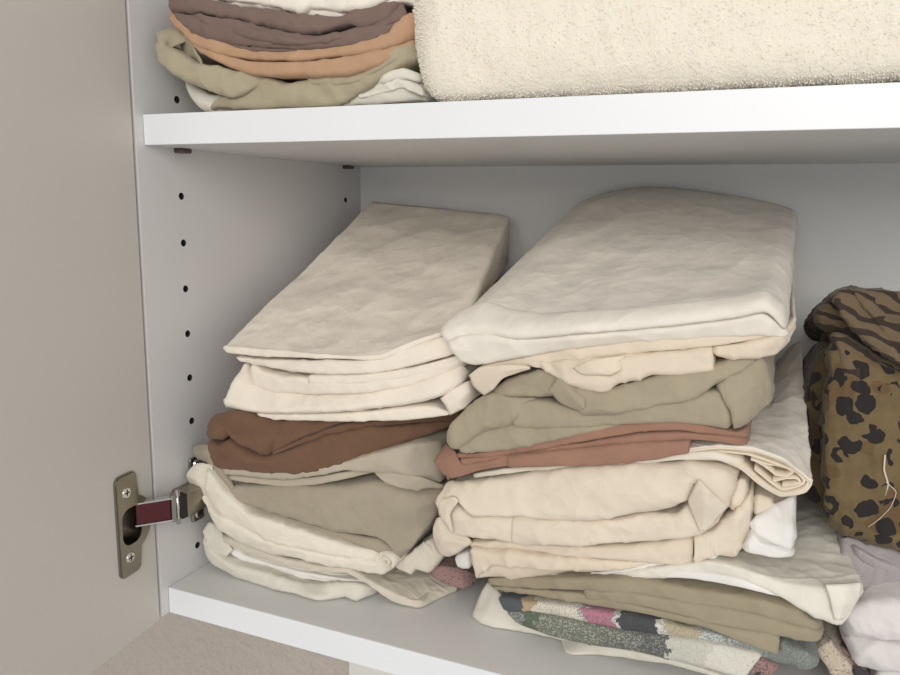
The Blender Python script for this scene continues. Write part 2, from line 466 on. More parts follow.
def crumple(bm, amp, stretch=1.0, front=None, fine=0.35, wave=0.0):
    """Soft undulation and sharp little creases, pushed along the surface normals."""
    bm.normal_update(); SEED[0] += 7.31; sd = SEED[0]
    mv = []
    for v in bm.verts:
        c = v.co / S
        a = fbm(Vector((c.x / 55 / stretch + sd, c.y / 42, c.z / 22)), 2)
        r = fbm(Vector((c.x / 30 / stretch + c.y / 60, c.y / 24 - c.x / 90, c.z / 14 + sd)), 2)
        r = 1 - abs(r) * 2.2
        r2 = 1 - abs(noise.noise(Vector((c.x / 13 + sd, c.y / 17 + c.x / 30, c.z / 8)))) * 3
        msk = max(0.0, noise.noise(Vector((c.x / 40, c.y / 40 + sd, c.z / 30))) + 0.25)
        r3 = 1 - abs(noise.noise(Vector(((c.x + c.y * 0.6) / 21 + sd * 2, (c.y - c.x * 0.5) / 48, c.z / 16)))) * 5
        rd = 0.0
        for (ca, sa, so) in ((0.94, 0.34, 0.0), (0.7, -0.71, 5.0), (0.17, 0.98, 9.0)):
            pa = c.x * ca + c.y * sa; pb = -c.x * sa + c.y * ca
            m_ = noise.noise(Vector((c.x / 34 + so + sd, c.y / 38, c.z / 26)))
            if m_ > -0.05:
                q_ = 1 - abs(noise.noise(Vector((pa / 62 + so, (pb + c.z * 0.9) / 17, c.z / 60 + sd)))) * 7
                if q_ > 0: rd += q_ * q_ * min(1.0, (m_ + 0.05) * 4)
        wv = wave * fbm(Vector((c.x / 75 + sd + c.y / 160, c.y / 48, 0.3)), 2) * 1.4 if wave else 0
        mv.append(wv * max(0.0, v.normal.z) ** 2 + (0.35 + 0.65 * amp) * rd * 0.85 + amp * (a * 1.1 + max(0, r - 0.25) * 1.0 + max(0, r2 - 0.2) * fine + max(0, r3) * msk * 1.3))
    for v, d in zip(bm.verts, mv):
        nv = v.co + v.normal * d * S
        if nv.x < LIM[0] * 0.6 * S: nv.x = LIM[0] * 0.6 * S
        if nv.z < LIM[1] * 0.6 * S if LIM[1] < 50 else nv.z < (LIM[1] - 0.3) * S: nv.z = v.co.z
        v.co = nv
def skin(loops, closed_profile, capends=True):
    """loops[u][v] -> a grid mesh; closed_profile joins v end to start."""
    b = bmesh.new(); vs = [[b.verts.new(p * S) for p in lp] for lp in loops]
    nu, nv = len(vs), len(vs[0])
    for i in range(nu - 1):
        for j in range(nv if closed_profile else nv - 1):
            b.faces.new((vs[i][j], vs[i][(j + 1) % nv], vs[i + 1][(j + 1) % nv], vs[i + 1][j]))
    if closed_profile and capends:
        b.faces.new(vs[0][::-1]); b.faces.new(vs[-1])
    bmesh.ops.recalc_face_normals(b, faces=b.faces)
    return b
GROW = [0.5, 270.0]
def fold(root, mat, top, bot, depth=None, bulge=None, p=0.55, el=4, er=4, amp=0.5, back=None, n=84, name='fold', label=None, rise=None, stretch=1.6, bmax=4.5, edge_h=0, fine=0.35, wave=0.0, byx=False):
    """One folded layer: a rounded front face between the curves top and bot that runs back into the pile."""
    Tt = cat(top, n); Bb = cat(bot, n)
    if byx:
        dense = cat(bot, 400); out = []; x0, x1 = Tt[0].x, Tt[-1].x; u0, u1 = dense[0].x, dense[-1].x
        for t in Tt:
            tx = u0 + (t.x - x0) / (x1 - x0) * (u1 - u0); out.append(min(dense, key=lambda q: abs(q.x - tx)).copy())
        Bb = out
    grow = GROW[0] if rise is None else rise
    L = sum((a - b).length for a, b in zip(Tt, Tt[1:])); acc = 0
    bk = cat(back, n) if back else None
    if back and isinstance(back[0], list): bk = None
    loops = []
    zlow = LIM[1]
    NF, NB = 17, (80 if back else 14)
    ys = [min(t.y, b.y) for t, b in zip(Tt, Bb)]; y_end = GROW[1] if depth is None else None
    for i in range(n):
        t_, b_ = Tt[i].copy(), Bb[i].copy()
        if i: acc += (Tt[i] - Tt[i - 1]).length
        if b_.z > t_.z - 0.6: b_ = Vector((b_.x, b_.y, t_.z - 0.6))
        h = (t_ - b_).length
        f = 1.0
        if el and acc < el: f = math.sqrt(max(0.0, 1 - (1 - acc / el) ** 2))
        if er and L - acc < er: f = min(f, math.sqrt(max(0.0, 1 - (1 - (L - acc) / er) ** 2)))
        f = max(f, 0.12)
        mid = (t_ + b_) / 2; ax = (t_ - b_) / 2
        o = Vector((0, -1, 0)); an = ax.normalized(); o = (o - an * o.dot(an)).normalized()
        bl = min(0.55 * h, bmax) if bulge is None else bulge
        lp = []
        dback = (1 - f) * (el if acc < L / 2 else er)
        for k in range(NF):
            a = math.pi / 2 - math.pi * k / (NF - 1)
            s_, c_ = math.sin(a), max(0.0, math.cos(a))
            q = mid + ax * f * math.copysign(abs(s_) ** p, s_) + o * bl * f * (c_ ** p)
            lp.append(q + Vector((0, dback, 0)))
        T0, B0 = lp[0], lp[-1]
        ye = (max(T0.y, B0.y) + depth) if depth is not None else max(y_end, T0.y + 20, B0.y + 20)
        base = zlow
        def ext(q, s, tgt=None):
            if tgt is not None: return q.lerp(tgt, s)
            g = 1 + grow * (s * (ye - q.y) / 230.0) ** 1.7
            return Vector((q.x, q.y + (ye - q.y) * s, base + (q.z - base) * g))
        tb = None
        if bk: tb = bk[i] + Vector((0, 0, -(1 - f) * h * 0.5))
        topb = [ext(T0, (k / NB) ** 1.25, tb) for k in range(NB, 0, -1)]
        bt = None
        if bk: bt = Vector((tb.x, tb.y, base + (B0.z - base) * (1 + grow * max(0, (tb.y - B0.y) / 230.0) ** 1.7)))
        if bt is not None and bt.z > tb.z - 1: bt.z = tb.z - 1
        botb = [ext(B0, (k / NB) ** 1.25, bt) for k in range(1, NB + 1)]
        loops.append(topb + lp + botb)
    b = skin(loops, True)
    crumple(b, amp * (1.35 if amp >= 0.35 else 1.0), stretch, fine=fine, wave=wave)
    root.add(name, b, mat, label)
def patch(root, mat, rows, nu=40, nv=22, th=0.8, amp=0.3, name='fold', label=None, flat=False):
    """A turned piece of cloth through the given rows of points."""
    R = [cat(r, nu) for r in rows]
    cols = [cat([r[i] for r in R], nv, 0.35 if flat else 0.5) for i in range(nu)]
    b = skin(cols, False); crumple(b, amp, 1.0)
    b.normal_update()
    # give it thickness
    faces = list(b.faces); vmap = {}
    nsum = sum((f.normal for f in faces), Vector())
    sgn = 1 if nsum.y > 0 else -1      # away from the viewer
    for v in list(b.verts): vmap[v] = b.verts.new(v.co + v.normal * sgn * th * S)
    bd = [e for e in b.edges if len(e.link_faces) == 1]
    for e in bd:
        a, c = e.verts; b.faces.new((a, c, vmap[c], vmap[a]))
    for f in faces: b.faces.new([vmap[v] for v in reversed(f.verts)])
    bmesh.ops.recalc_face_normals(b, faces=b.faces)
    root.add(name, b, mat, label)
def spiral(root, mat, c, rx, rz, turns, depth, th=1.0, a0=0.0, name='rolled_end', dirn=1, label=None, rise=0.0, lean=0.0):
    """A strip rolled up on itself, seen end on; c is its centre at the front."""
    n = int(30 * turns); pts = []
    for i in range(n + 1):
        t = i / n; k = 1 - t * 0.86; a = a0 + dirn * 2 * math.pi * turns * t
        pts.append((rx * k * math.cos(a), rz * k * math.sin(a)))
    loops = []
    for off in (0, 1):
        pass
    b = bmesh.new(); grid = []
    for (x, z) in pts:
        r = math.hypot(x / rx, z / rz); row = []
        for s in (0, 1):
            kx = (1 - th / rx * 0.9 * s / max(r, .25)); 
            for yy in range(7):
                y = depth * yy / 6 + (1.2 * (1 - r) if yy == 0 else 0)
                row.append(b.verts.new(Vector((c.x + x * kx + lean * y, c.y + y, c.z + z * kx + rise * y)) * S))
        grid.append(row)
    for g0, g1 in zip(grid, grid[1:]):
        for j in range(6):
            b.faces.new((g0[j], g0[j + 1], g1[j + 1], g1[j])); b.faces.new((g0[7 + j + 1], g0[7 + j], g1[7 + j], g1[7 + j + 1]))
        b.faces.new((g0[0], g1[0], g1[7], g0[7]))
    for g in (grid[0], grid[-1]):
        for j in range(6): b.faces.new((g[j], g[7 + j], g[7 + j + 1], g[j + 1]))
    bmesh.ops.recalc_face_normals(b, faces=b.faces)
    crumple(b, 0.2)
    root.add(name, b, mat, label)
class Item:
    """A folded piece of linen: an Empty at its base that parents every visible fold."""
    def __init__(s, name, label, cat_, group=None): s.name, s.label, s.cat, s.group, s.parts = name, label, cat_, group, []
    def add(s, name, bm, mat, label=None): s.parts.append((name, bm, mat, label))
    def done(s):
        co_ = [v.co for _, b, _, _ in s.parts for v in b.verts]
        lo = Vector([min(c[i] for c in co_) for i in range(3)]); hi = Vector([max(c[i] for c in co_) for i in range(3)])
        base = Vector(((lo.x + hi.x) / 2, (lo.y + hi.y) / 2, lo.z))
        if len(s.parts) == 1:
            n, b, m, _ = s.parts[0]; b.transform(Matrix.Translation(-base)); o = link(s.name, b, m, None, True); o.location = base
            tag(o, s.label, s.cat, s.group); return o
        r = bpy.data.objects.new(s.name, None); C.objects.link(r); r.location = base; r.empty_display_size = 0.02
        tag(r, s.label, s.cat, s.group)
        for n, b, m, lab in s.parts:
            b.transform(Matrix.Translation(-base)); o = link(n, b, m, r, True)
            if lab: o['label'] = lab
        return r
c2 = Z(200, 190, 2.647); c3 = Z(180, 390, 2.8125); cF = Z(180, 400, 5.625)
c4 = Z(430, 180, 2.25); c5 = Z(430, 330, 2.8125); c6 = Z(420, 435, 2.8125); c7 = Z(660, 420, 2.646)
c8 = Z(740, 270, 2.25); cT = Z(140, 0, 3.0); cB = Z(480, 570, 2.5); cR = Z(640, 440, 4.5); c9 = Z(780, 500, 3.857); px1 = Z(0, 0, 1)
G1 = 'left pile of folded bed linen'; G2 = 'middle pile of folded bed linen'; G3 = 'linens on the upper shelf'

# ================================================================ left pile
GROW[:] = [0.2, 250.0]
LIM[:] = [1.0, 0.8]
# 1 lowest sheet, pale green white
i = Item('folded_sheet', 'pale green-white folded sheet, lowest of the left pile, lying on the lower board', 'sheet', G1)
i.add_fold = None
fold(i, M['pale'], c3([(66, 398, 40), (90, 440, 40), (140, 478, 38), (240, 508, 38), (340, 540, 42), (420, 548, 46), (470, 540, 50), (520, 545, 52), (558, 560, 58)]),
     c3([(80, 462, 44), (110, 492, 42), (200, 532, 40), (330, 572, 38), (395, 592, 40), (470, 579, 46), (500, 591, 48), (558, 568, 58)]), amp=0.5)
fold(i, M['pale'], c3([(72, 402, 38), (95, 412, 40), (135, 418, 44), (200, 440, 46), (300, 478, 50), (440, 512, 54), (550, 540, 62)]),
     c3([(78, 430, 42), (110, 436, 44), (140, 436, 46), (200, 456, 48), (300, 490, 52), (440, 524, 56), (552, 550, 64)]), amp=0.4, name='fold')
patch(i, M['pale'], [c3([(64, 398, 37), (84, 371, 40), (112, 384, 44)]), c3([(72, 425, 36), (92, 398, 38), (120, 402, 42)]), c3([(82, 462, 38), (108, 440, 38), (135, 432, 40)]), c3([(110, 488, 40), (130, 470, 40), (150, 450, 41)])], 14, 18, name='corner_fold')
for k in range(3):
    o = k * 8
    fold(i, M['bright'], c3([(125 + o, 432 + o, 44), (200, 470 + o * .7, 44), (320, 505 + o * .6, 47), (450, 528 + o * .5, 50), (540, 536 + o * .6, 56)]),
         c3([(128 + o, 442 + o, 44), (200, 478 + o * .7, 44), (320, 513 + o * .6, 47), (450, 535 + o * .5, 50), (540, 543 + o * .6, 56)]), amp=0.2, el=1.5, er=1.5, label='thin white inner edge' if k == 0 else None)
i.done()
# 2 second sheet
i = Item('folded_sheet', 'pale grey-green folded sheet, second lowest of the left pile, rounded corner touching the board', 'sheet', G1)
cM = Z(340, 510, 5.625)
fold(i, M['palegrey'], c3([(118, 404, 42), (160, 420, 42), (250, 455, 43), (340, 478, 44), (430, 492, 46)]) + cM([(50, 316, 48), (150, 374, 50), (300, 452, 53), (420, 506, 56), (490, 520, 59)]),
     c3([(122, 420, 43), (160, 440, 43), (250, 472, 44), (340, 494, 45), (430, 510, 47)]) + cM([(50, 350, 48), (150, 408, 50), (300, 505, 53), (400, 540, 56), (440, 551, 57), (490, 538, 59)]), amp=0.5, el=3, er=3, bmax=3, byx=True,
     back=c3([(170, 380, 100), (250, 400, 100), (340, 420, 100), (480, 450, 100), (600, 470, 100)]) + cM([(440, 300, 96), (560, 340, 92), (654, 432, 84)]))
fold(i, M['palegrey'], cM([(220, 425, 50), (330, 482, 52), (420, 514, 54), (462, 508, 55)]), cM([(222, 434, 50), (330, 496, 52), (420, 528, 54), (462, 516, 55)]), depth=30, amp=0.1, el=1, er=1, bmax=1.5, rise=0, name='hem')
i.done()
i = Item('printed_fabric', 'small dusty pink printed fabric end peeking out right of the left pile', 'fabric', G1)
fold(i, M['mauvep'], c3([(690, 500, 74), (740, 490, 76), (790, 500, 78), (832, 522, 84)]), c3([(698, 514, 73), (760, 546, 72), (800, 556, 72), (832, 540, 80)]), amp=0.5)
i.done()
i = Item('folded_sheet', 'beige-grey fold peeking out right of the khaki face in the left pile', 'sheet', G1)
fold(i, M['palegrey'], c3([(606, 478, 58), (640, 462, 60), (700, 420, 68), (745, 405, 76)]), c3([(600, 492, 58), (640, 506, 59), (655, 514, 60), (668, 500, 61), (706, 510, 64), (730, 484, 68), (758, 440, 76)]), amp=0.8)
i.done()
# 3 ivory sheet sweeping from upper left
i = Item('folded_sheet', 'ivory folded sheet in the left pile that bulges over the metal hinge', 'sheet', G1)
fold(i, M['ivory'], c3([(80, 212, 24), (110, 250, 24), (150, 300, 26), (200, 342, 28), (300, 374, 32), (400, 406, 36), (480, 432, 40), (560, 452, 45), (606, 474, 50)]),
     c3([(75, 262, 24), (95, 310, 25), (132, 352, 27), (190, 385, 29), (250, 416, 31), (400, 450, 36), (520, 468, 42), (560, 472, 46), (604, 482, 50)]), amp=0.7, el=6, er=5)
fold(i, M['ivory'], c3([(60, 290, 26), (100, 335, 26), (132, 352, 26), (190, 385, 28), (250, 416, 30), (400, 452, 35), (520, 470, 41), (560, 474, 45), (604, 486, 50)]),
     c3([(70, 302, 27), (98, 350, 28), (132, 392, 30), (200, 433, 32), (300, 459, 35), (380, 475, 37), (480, 491, 41), (540, 505, 44), (575, 512, 47), (602, 502, 51)]), amp=0.6, el=4, er=6)
patch(i, M['ivory'], [c3([(40, 206, 30), (62, 205, 26), (86, 212, 23)]), c3([(22, 228, 27), (50, 228, 24), (90, 245, 22)]), c3([(16, 242, 26), (45, 258, 22), (95, 285, 22)]), c3([(22, 258, 27), (55, 285, 25), (105, 320, 24)]), c3([(50, 290, 28), (80, 325, 28), (118, 350, 27)])], 22, 22, th=1.4, amp=0.4, name='corner_fold')
spiral(i, M['ivory'], P(340 + 238 / 5.625, 510 + 290 / 5.625, 39.5), 8.6, 6.4, 2.0, 40, 1.0, -0.5)
i.done()
# 4 khaki sheet
i = Item('folded_sheet', 'khaki-grey folded sheet in the left pile, smooth broad front face, above the ivory sheet', 'sheet', G1)
fold(i, M['khaki'], c3([(128, 268, 30), (180, 268, 32), (250, 264, 34), (400, 268, 38), (480, 264, 41), (560, 262, 44), (660, 290, 52), (746, 284, 68)]),
     c3([(150, 298, 30), (168, 306, 31), (250, 334, 33), (330, 362, 36), (450, 396, 40), (560, 412, 44), (604, 440, 48), (626, 470, 52), (690, 392, 60), (744, 312, 70)]), amp=0.7, bmax=5)
fold(i, M['khaki'], c3([(166, 308, 34), (250, 336, 36), (330, 364, 39), (450, 398, 43), (560, 414, 47), (600, 440, 50), (626, 472, 54)]),
     c3([(172, 320, 33), (200, 342, 33), (330, 386, 37), (430, 412, 41), (540, 446, 45), (600, 468, 49), (628, 480, 54)]), amp=0.4, el=3, er=2)
patch(i, M['khaki'], [c3([(36, 160, 34), (60, 152, 32), (92, 158, 28), (128, 218, 29), (150, 262, 31)]), c3([(36, 178, 32), (66, 172, 26), (100, 200, 24), (130, 250, 25), (160, 284, 29)]), c3([(52, 196, 33), (78, 204, 28), (105, 240, 26), (140, 282, 28), (168, 306, 31)])], 30, 14, th=2, amp=0.5, name='collar_fold')
i.done()
# 5 grey sheet
i = Item('folded_sheet', 'warm grey folded sheet in the left pile, directly under the brown one', 'sheet', G1)
fold(i, M['grey'], c3([(116, 222, 28), (140, 208, 29), (200, 212, 31), (300, 214, 34), (400, 208, 38), (470, 196, 42), (560, 172, 48), (650, 150, 56), (745, 140, 76)]),
     c3([(120, 234, 28), (160, 234, 29), (240, 242, 32), (320, 244, 35), (400, 236, 38), (470, 222, 42), (545, 228, 48), (640, 236, 56), (748, 262, 76)]), amp=0.5, el=3)
fold(i, M['grey'], c3([(124, 236, 31), (160, 238, 31), (240, 246, 34), (320, 248, 37), (400, 240, 40), (470, 228, 44), (545, 226, 48)]),
     c3([(140, 248, 31), (200, 257, 32), (290, 268, 35), (380, 266, 38), (470, 249, 43), (545, 232, 48)]), amp=0.3, el=2, er=2)
patch(i, M['grey'], [c3([(540, 222, 47), (600, 230, 50), (680, 245, 58), (746, 268, 70)]), c3([(560, 246, 45), (610, 262, 48), (672, 264, 57), (740, 278, 68)]), c3([(590, 268, 47), (625, 284, 49), (658, 293, 53), (674, 266, 60)])], 20, 12, th=1, name='corner_fold')
i.done()
# 6 brown sheet
i = Item('folded_sheet', 'brown folded sheet in the middle of the left pile', 'sheet', G1)
fold(i, M['brown'], cF([(162, 200, 22), (205, 150, 26), (258, 90, 32), (330, 76, 36), (430, 84, 40), (480, 108, 42), (560, 118, 44), (640, 114, 46)]),
     cF([(170, 206, 22), (230, 200, 20), (292, 176, 20), (350, 238, 22), (440, 288, 26), (510, 300, 30), (560, 262, 36), (640, 230, 42)]), amp=0.9, bmax=8, el=3)
fold(i, M['brown'], cF([(512, 296, 30), (560, 210, 36), (600, 140, 40), (660, 104, 44), (900, 92, 50), (1300, 70, 62), (1640, 62, 82)]),
     cF([(520, 302, 30), (650, 232, 36), (760, 186, 40), (900, 132, 46), (1100, 108, 54), (1300, 100, 64), (1640, 90, 84)]), amp=0.6, el=2)
fold(i, M['brown'], cF([(514, 300, 28), (650, 236, 34), (760, 192, 38), (900, 142, 44), (1150, 112, 54), (1400, 100, 68), (1640, 92, 84)]),
     cF([(518, 312, 28), (700, 240, 36), (900, 176, 44), (1100, 136, 54), (1350, 116, 66), (1640, 100, 86)]), amp=0.4, el=2)
fold(i, M['brown'], cF([(164, 214, 24), (230, 246, 24), (300, 226, 24), (400, 294, 26), (500, 316, 30), (700, 246, 36), (900, 182, 44), (1100, 142, 54), (1350, 122, 68), (1620, 104, 86)]),
     cF([(200, 290, 24), (235, 372, 26), (400, 382, 30), (600, 396, 34), (720, 396, 37), (800, 386, 40), (960, 356, 46), (1100, 300, 54), (1350, 200, 68), (1620, 116, 86)]), amp=0.8, bmax=6)
i.done()
YO[0] = -12
# 7 cream sheet with broad lower fold
i = Item('folded_sheet', 'cream folded sheet lying directly on the brown one in the left pile', 'sheet', G1)
fold(i, M['cream'], c2([(88, 530, 56), (110, 490, 60), (134, 456, 66), (160, 500, 64), (300, 536, 58), (450, 534, 56), (560, 518, 58), (640, 490, 62), (710, 464, 72)]),
     c2([(63, 572, 48), (110, 582, 47), (180, 590, 47), (250, 591, 47), (350, 588, 48), (450, 580, 50), (560, 567, 53), (640, 546, 57), (705, 510, 66)]), amp=0.6, bmax=5, el=4)
fold(i, M['cream'], c2([(150, 590, 50), (250, 593, 50), (350, 590, 51), (450, 583, 53), (560, 570, 56), (620, 570, 58), (664, 588, 60)]),
     c2([(160, 596, 50), (200, 605, 50), (300, 606, 51), (450, 607, 54), (560, 604, 57), (620, 599, 58), (664, 594, 60)]), amp=0.4, el=2, er=2)
patch(i, M['cream'], [c2([(636, 552, 57), (668, 528, 58), (704, 508, 62), (738, 498, 76)]), c2([(650, 572, 56), (684, 550, 56), (712, 530, 60), (745, 520, 76)]), c2([(662, 596, 58), (700, 578, 60), (725, 556, 66), (752, 534, 78)])], 16, 12, th=1.2, name='corner_fold')
i.done()
# 8 top cream sheet
i = Item('folded_sheet', 'large cream folded sheet on top of the left pile', 'sheet', G1)
fold(i, M['cream'], c2([(136, 455, 58), (170, 476, 56), (220, 489, 54), (300, 495, 52), (440, 490, 52), (560, 474, 56), (690, 444, 66), (730, 440, 76)]),
     c2([(146, 521, 58), (200, 530, 56), (300, 538, 52), (370, 539, 51), (450, 535, 52), (560, 516, 56), (640, 492, 62), (715, 462, 74)]), amp=0.4, el=4)
fold(i, M['cream'], c2([(294, 490, 50), (440, 486, 50), (560, 470, 54), (690, 436, 66), (735, 424, 76)]),
     c2([(295, 512, 50), (440, 510, 50), (560, 492, 54), (690, 458, 66), (735, 444, 76)]), amp=0.25, el=0, er=2)
fold(i, M['cream'], c2([(90, 440, 58), (160, 446, 56), (300, 452, 54), (450, 450, 53), (520, 430, 56), (600, 402, 62), (700, 370, 74)]),
     c2([(100, 450, 58), (160, 462, 56), (230, 478, 53), (340, 487, 51), (440, 486, 50), (540, 470, 54), (650, 440, 62), (730, 412, 76)]), amp=0.5, el=5)
fold(i, M['cream'], c2([(440, 452, 52), (520, 444, 54), (600, 420, 60), (660, 398, 66), (710, 380, 74)]),
     c2([(440, 462, 50), (520, 458, 52), (600, 436, 58), (660, 414, 64), (710, 398, 72)]), amp=0.2, el=2, er=2)
fold(i, M['cream'], c2([(62, 414, 62), (130, 421, 58), (200, 426, 56), (350, 432, 52), (478, 438, 49), (560, 404, 57), (640, 374, 66), (700, 350, 80)]),
     c2([(74, 428, 62), (130, 436, 58), (200, 440, 56), (350, 446, 52), (480, 447, 49), (560, 414, 57), (640, 384, 66), (700, 362, 80)]), amp=0.3, el=3, er=4, 
     back=c2([(452, 30, 256), (500, 36, 260), (600, 48, 262), (700, 58, 262), (780, 64, 262), (818, 72, 258)]), bmax=3, n=110, wave=2.3)
i.done()

YO[0] = 0
# ================================================================ middle pile
GROW[:] = [0.20, 266.0]
# 1 white piece at the very bottom
i = Item('folded_sheet', 'off-white folded sheet, lowest of the middle pile, resting on the lower board', 'sheet', G2)
fold(i, M['pale'], c6([(188, 412, 76), (215, 436, 70), (240, 456, 66), (330, 520, 60), (420, 560, 54), (560, 590, 52), (720, 625, 52)]),
     c6([(151, 508, 70), (180, 533, 67), (260, 548, 63), (340, 558, 60), (430, 572, 56), (560, 606, 52), (720, 640, 52)]), amp=0.8, bmax=2.5, el=1.5, label='pale flat left edge')
fold(i, M['pale'], c6([(398, 568, 58), (500, 578, 54), (620, 600, 50), (760, 640, 50), (900, 690, 50)]),
     c6([(416, 618, 52), (500, 618, 52), (600, 622, 52), (700, 634, 52), (900, 700, 50)]), amp=0.3, bmax=4)
i.done()
# 2 printed sheet
i = Item('printed_sheet', 'speckled grey, pink and black printed sheet low in the middle pile', 'sheet', G2)
def X(cx, y): return P(480 + cx / 2.5, 640, y).x
M['floral'] = band_print('floral_band_print', [(X(30, 58), (86, 92, 100), 0.8), (X(92, 55), (176, 158, 130), 0), (X(140, 52), (216, 210, 197), 0.3), (X(240, 48), (205, 205, 200), 0.7), (X(262, 47), (184, 128, 146), 0.4), (X(340, 45), (206, 204, 198), 0.7), (X(368, 44), (76, 76, 80), 0.3), (X(440, 43), (212, 210, 204), 0.5), (X(475, 43), (180, 170, 146), 0.3), (X(550, 43), (188, 192, 190), 0.6), (X(640, 43), (150, 156, 152), 0.6), (X(700, 43), (128, 134, 130), 0.5)], (92, 98, 96), 0.52)
M['speck'] = band_print('speckle_band_print', [(X(60, 52), (112, 116, 120), 0.8), (X(110, 49), (96, 106, 92), 0.1), (X(152, 47), (110, 116, 104), 0.7), (X(300, 44), (104, 106, 100), 0.6), (X(400, 41), (92, 94, 94), 0.4), (X(470, 40), (196, 196, 186), 0.75), (X(560, 38), (210, 208, 198), 0.35), (X(700, 38), (120, 128, 124), 0.3)], (178, 178, 168), 0.54)
fold(i, M['floral'], cB([(44, 64, 60), (90, 72, 56), (200, 84, 50), (300, 100, 46), (400, 112, 44), (520, 140, 42), (640, 170, 42), (760, 196, 44), (836, 214, 46)]),
     cB([(60, 98, 58), (100, 104, 54), (200, 108, 50), (300, 130, 46), (400, 150, 44), (520, 164, 42), (640, 186, 42), (740, 222, 44), (830, 238, 46)]), amp=0.5, bmax=4)
fold(i, M['speck'], cB([(64, 100, 56), (110, 100, 52), (160, 108, 48), (300, 134, 44), (400, 152, 41), (520, 166, 39), (640, 190, 39), (700, 206, 39)]),
     cB([(90, 118, 56), (130, 144, 50), (200, 166, 47), (300, 184, 44), (400, 200, 41), (500, 224, 38), (580, 246, 36), (645, 264, 35), (660, 262, 36)]), amp=0.4, er=0)
fold(i, M['speck'], cB([(740, 166, 46), (780, 184, 44), (820, 200, 44), (848, 222, 46)]), cB([(740, 210, 46), (780, 224, 44), (800, 240, 43), (846, 238, 46)]), amp=0.3, depth=120)
fold(i, M['mauvep'], cB([(652, 206, 42), (700, 214, 42), (750, 232, 42)]), cB([(655, 246, 40), (700, 262, 40), (745, 256, 42)]), amp=0.3, depth=120, label='mauve part of the print')
i.done()
# 3 tan sheet
i = Item('folded_sheet', 'tan folded sheet low in the middle pile, on the speckled printed sheet', 'sheet', G2)
fold(i, M['tan'], cB([(18, 22, 66), (100, 18, 60), (200, 14, 54), (300, 12, 50), (420, 20, 47), (560, 44, 44), (700, 66, 42), (790, 92, 42), (858, 140, 50)]),
     cB([(22, 36, 64), (120, 42, 58), (260, 44, 52), (400, 52, 48), (560, 80, 44), (700, 104, 42), (800, 134, 44), (858, 158, 50)]), amp=0.5, bmax=5, er=7)
fold(i, M['tan'], cB([(262, 46, 49), (400, 54, 46), (560, 82, 42), (700, 106, 40), (800, 136, 42), (856, 150, 50)]),
     cB([(270, 68, 49), (400, 84, 46), (500, 106, 44), (620, 134, 42), (740, 154, 41), (820, 174, 44), (858, 168, 50)]), amp=0.5, bmax=4, el=0, er=5)
fold(i, M['tan'], cB([(28, 38, 62), (120, 46, 57), (262, 56, 50), (400, 86, 46), (500, 108, 43), (620, 136, 41), (745, 160, 40)]),
     cB([(34, 48, 62), (150, 62, 55), (262, 80, 50), (400, 104, 46), (540, 132, 43), (640, 168, 41), (700, 190, 40), (744, 206, 40)]), amp=0.5, bmax=4, er=0)
i.done()
# 4 pale green ivory sheet with pointed corner
i = Item('folded_sheet', 'pale ivory-green sheet in the middle pile with a pointed corner sticking out right', 'sheet', G2)
fold(i, M['mint'], c7([(-440, 390, 72), (-300, 392, 64), (-120, 396, 54), (0, 386, 48), (150, 370, 44), (250, 398, 42), (330, 424, 42), (440, 438, 44), (534, 432, 54)]),
     c7([(-440, 398, 72), (-300, 402, 64), (-120, 404, 54), (0, 412, 48), (150, 402, 44), (240, 424, 42), (330, 464, 42), (400, 506, 42), (462, 531, 44), (482, 529, 46), (536, 440, 54)]), amp=0.6, bmax=4, er=2,
     back=c7([(-300, 250, 250), (-200, 240, 250), (-100, 230, 250), (0, 220, 250), (100, 210, 240), (200, 205, 220), (300, 195, 200), (380, 190, 180), (436, 226, 150)]), n=110)
YO[0] = -5
patch(i, M['mint'], [c7([(438, 436, 42), (485, 434, 45), (535, 430, 53)]), c7([(448, 470, 42), (488, 480, 43), (530, 465, 52)]), c7([(462, 530, 43), (472, 530, 42), (484, 528, 44)])], 14, 12, th=1, amp=0.15, name='corner_fold', flat=True)
YO[0] = 0
fold(i, M['bright'], c7([(-70, 404, 50), (0, 398, 46), (100, 398, 42), (200, 412, 40), (325, 462, 41)]), c7([(-70, 410, 50), (0, 412, 46), (100, 418, 42), (200, 436, 40), (325, 468, 41)]), depth=70, amp=0.2, el=2, er=2, rise=0, name='hem')
i.done()
# 5 white sheet with rolled end at right
i = Item('folded_sheet', 'bright white sheet whose rounded end pokes out right under the thick beige one', 'sheet', G2)
fold(i, M['bright'], c6([(238, 396, 66), (330, 396, 60), (460, 392, 54), (640, 360, 50), (760, 345, 50), (830, 300, 50), (860, 250, 52)]),
     c6([(248, 418, 62), (330, 416, 58), (460, 404, 52), (640, 376, 48), (760, 360, 48), (830, 340, 50), (870, 300, 52)]), amp=0.4, el=4)
fold(i, M['bright'], cR([(500, 384, 50), (530, 350, 54), (600, 300, 60), (704, 250, 70)]), cR([(512, 404, 48), (545, 440, 48), (620, 474, 48), (694, 500, 52)]), amp=0.5, el=1, er=4)
fold(i, M['bright'], cR([(462, 474, 46), (506, 410, 46), (548, 446, 46), (620, 480, 47), (692, 503, 50)]), cR([(452, 488, 46), (540, 508, 46), (620, 520, 47), (692, 514, 51)]), amp=0.4, er=4)
fold(i, M['bright'], c6([(98, 345, 74), (112, 328, 72), (145, 322, 70)]), c6([(104, 364, 74), (125, 372, 72), (150, 372, 70)]), amp=0.2, depth=120)
i.done()
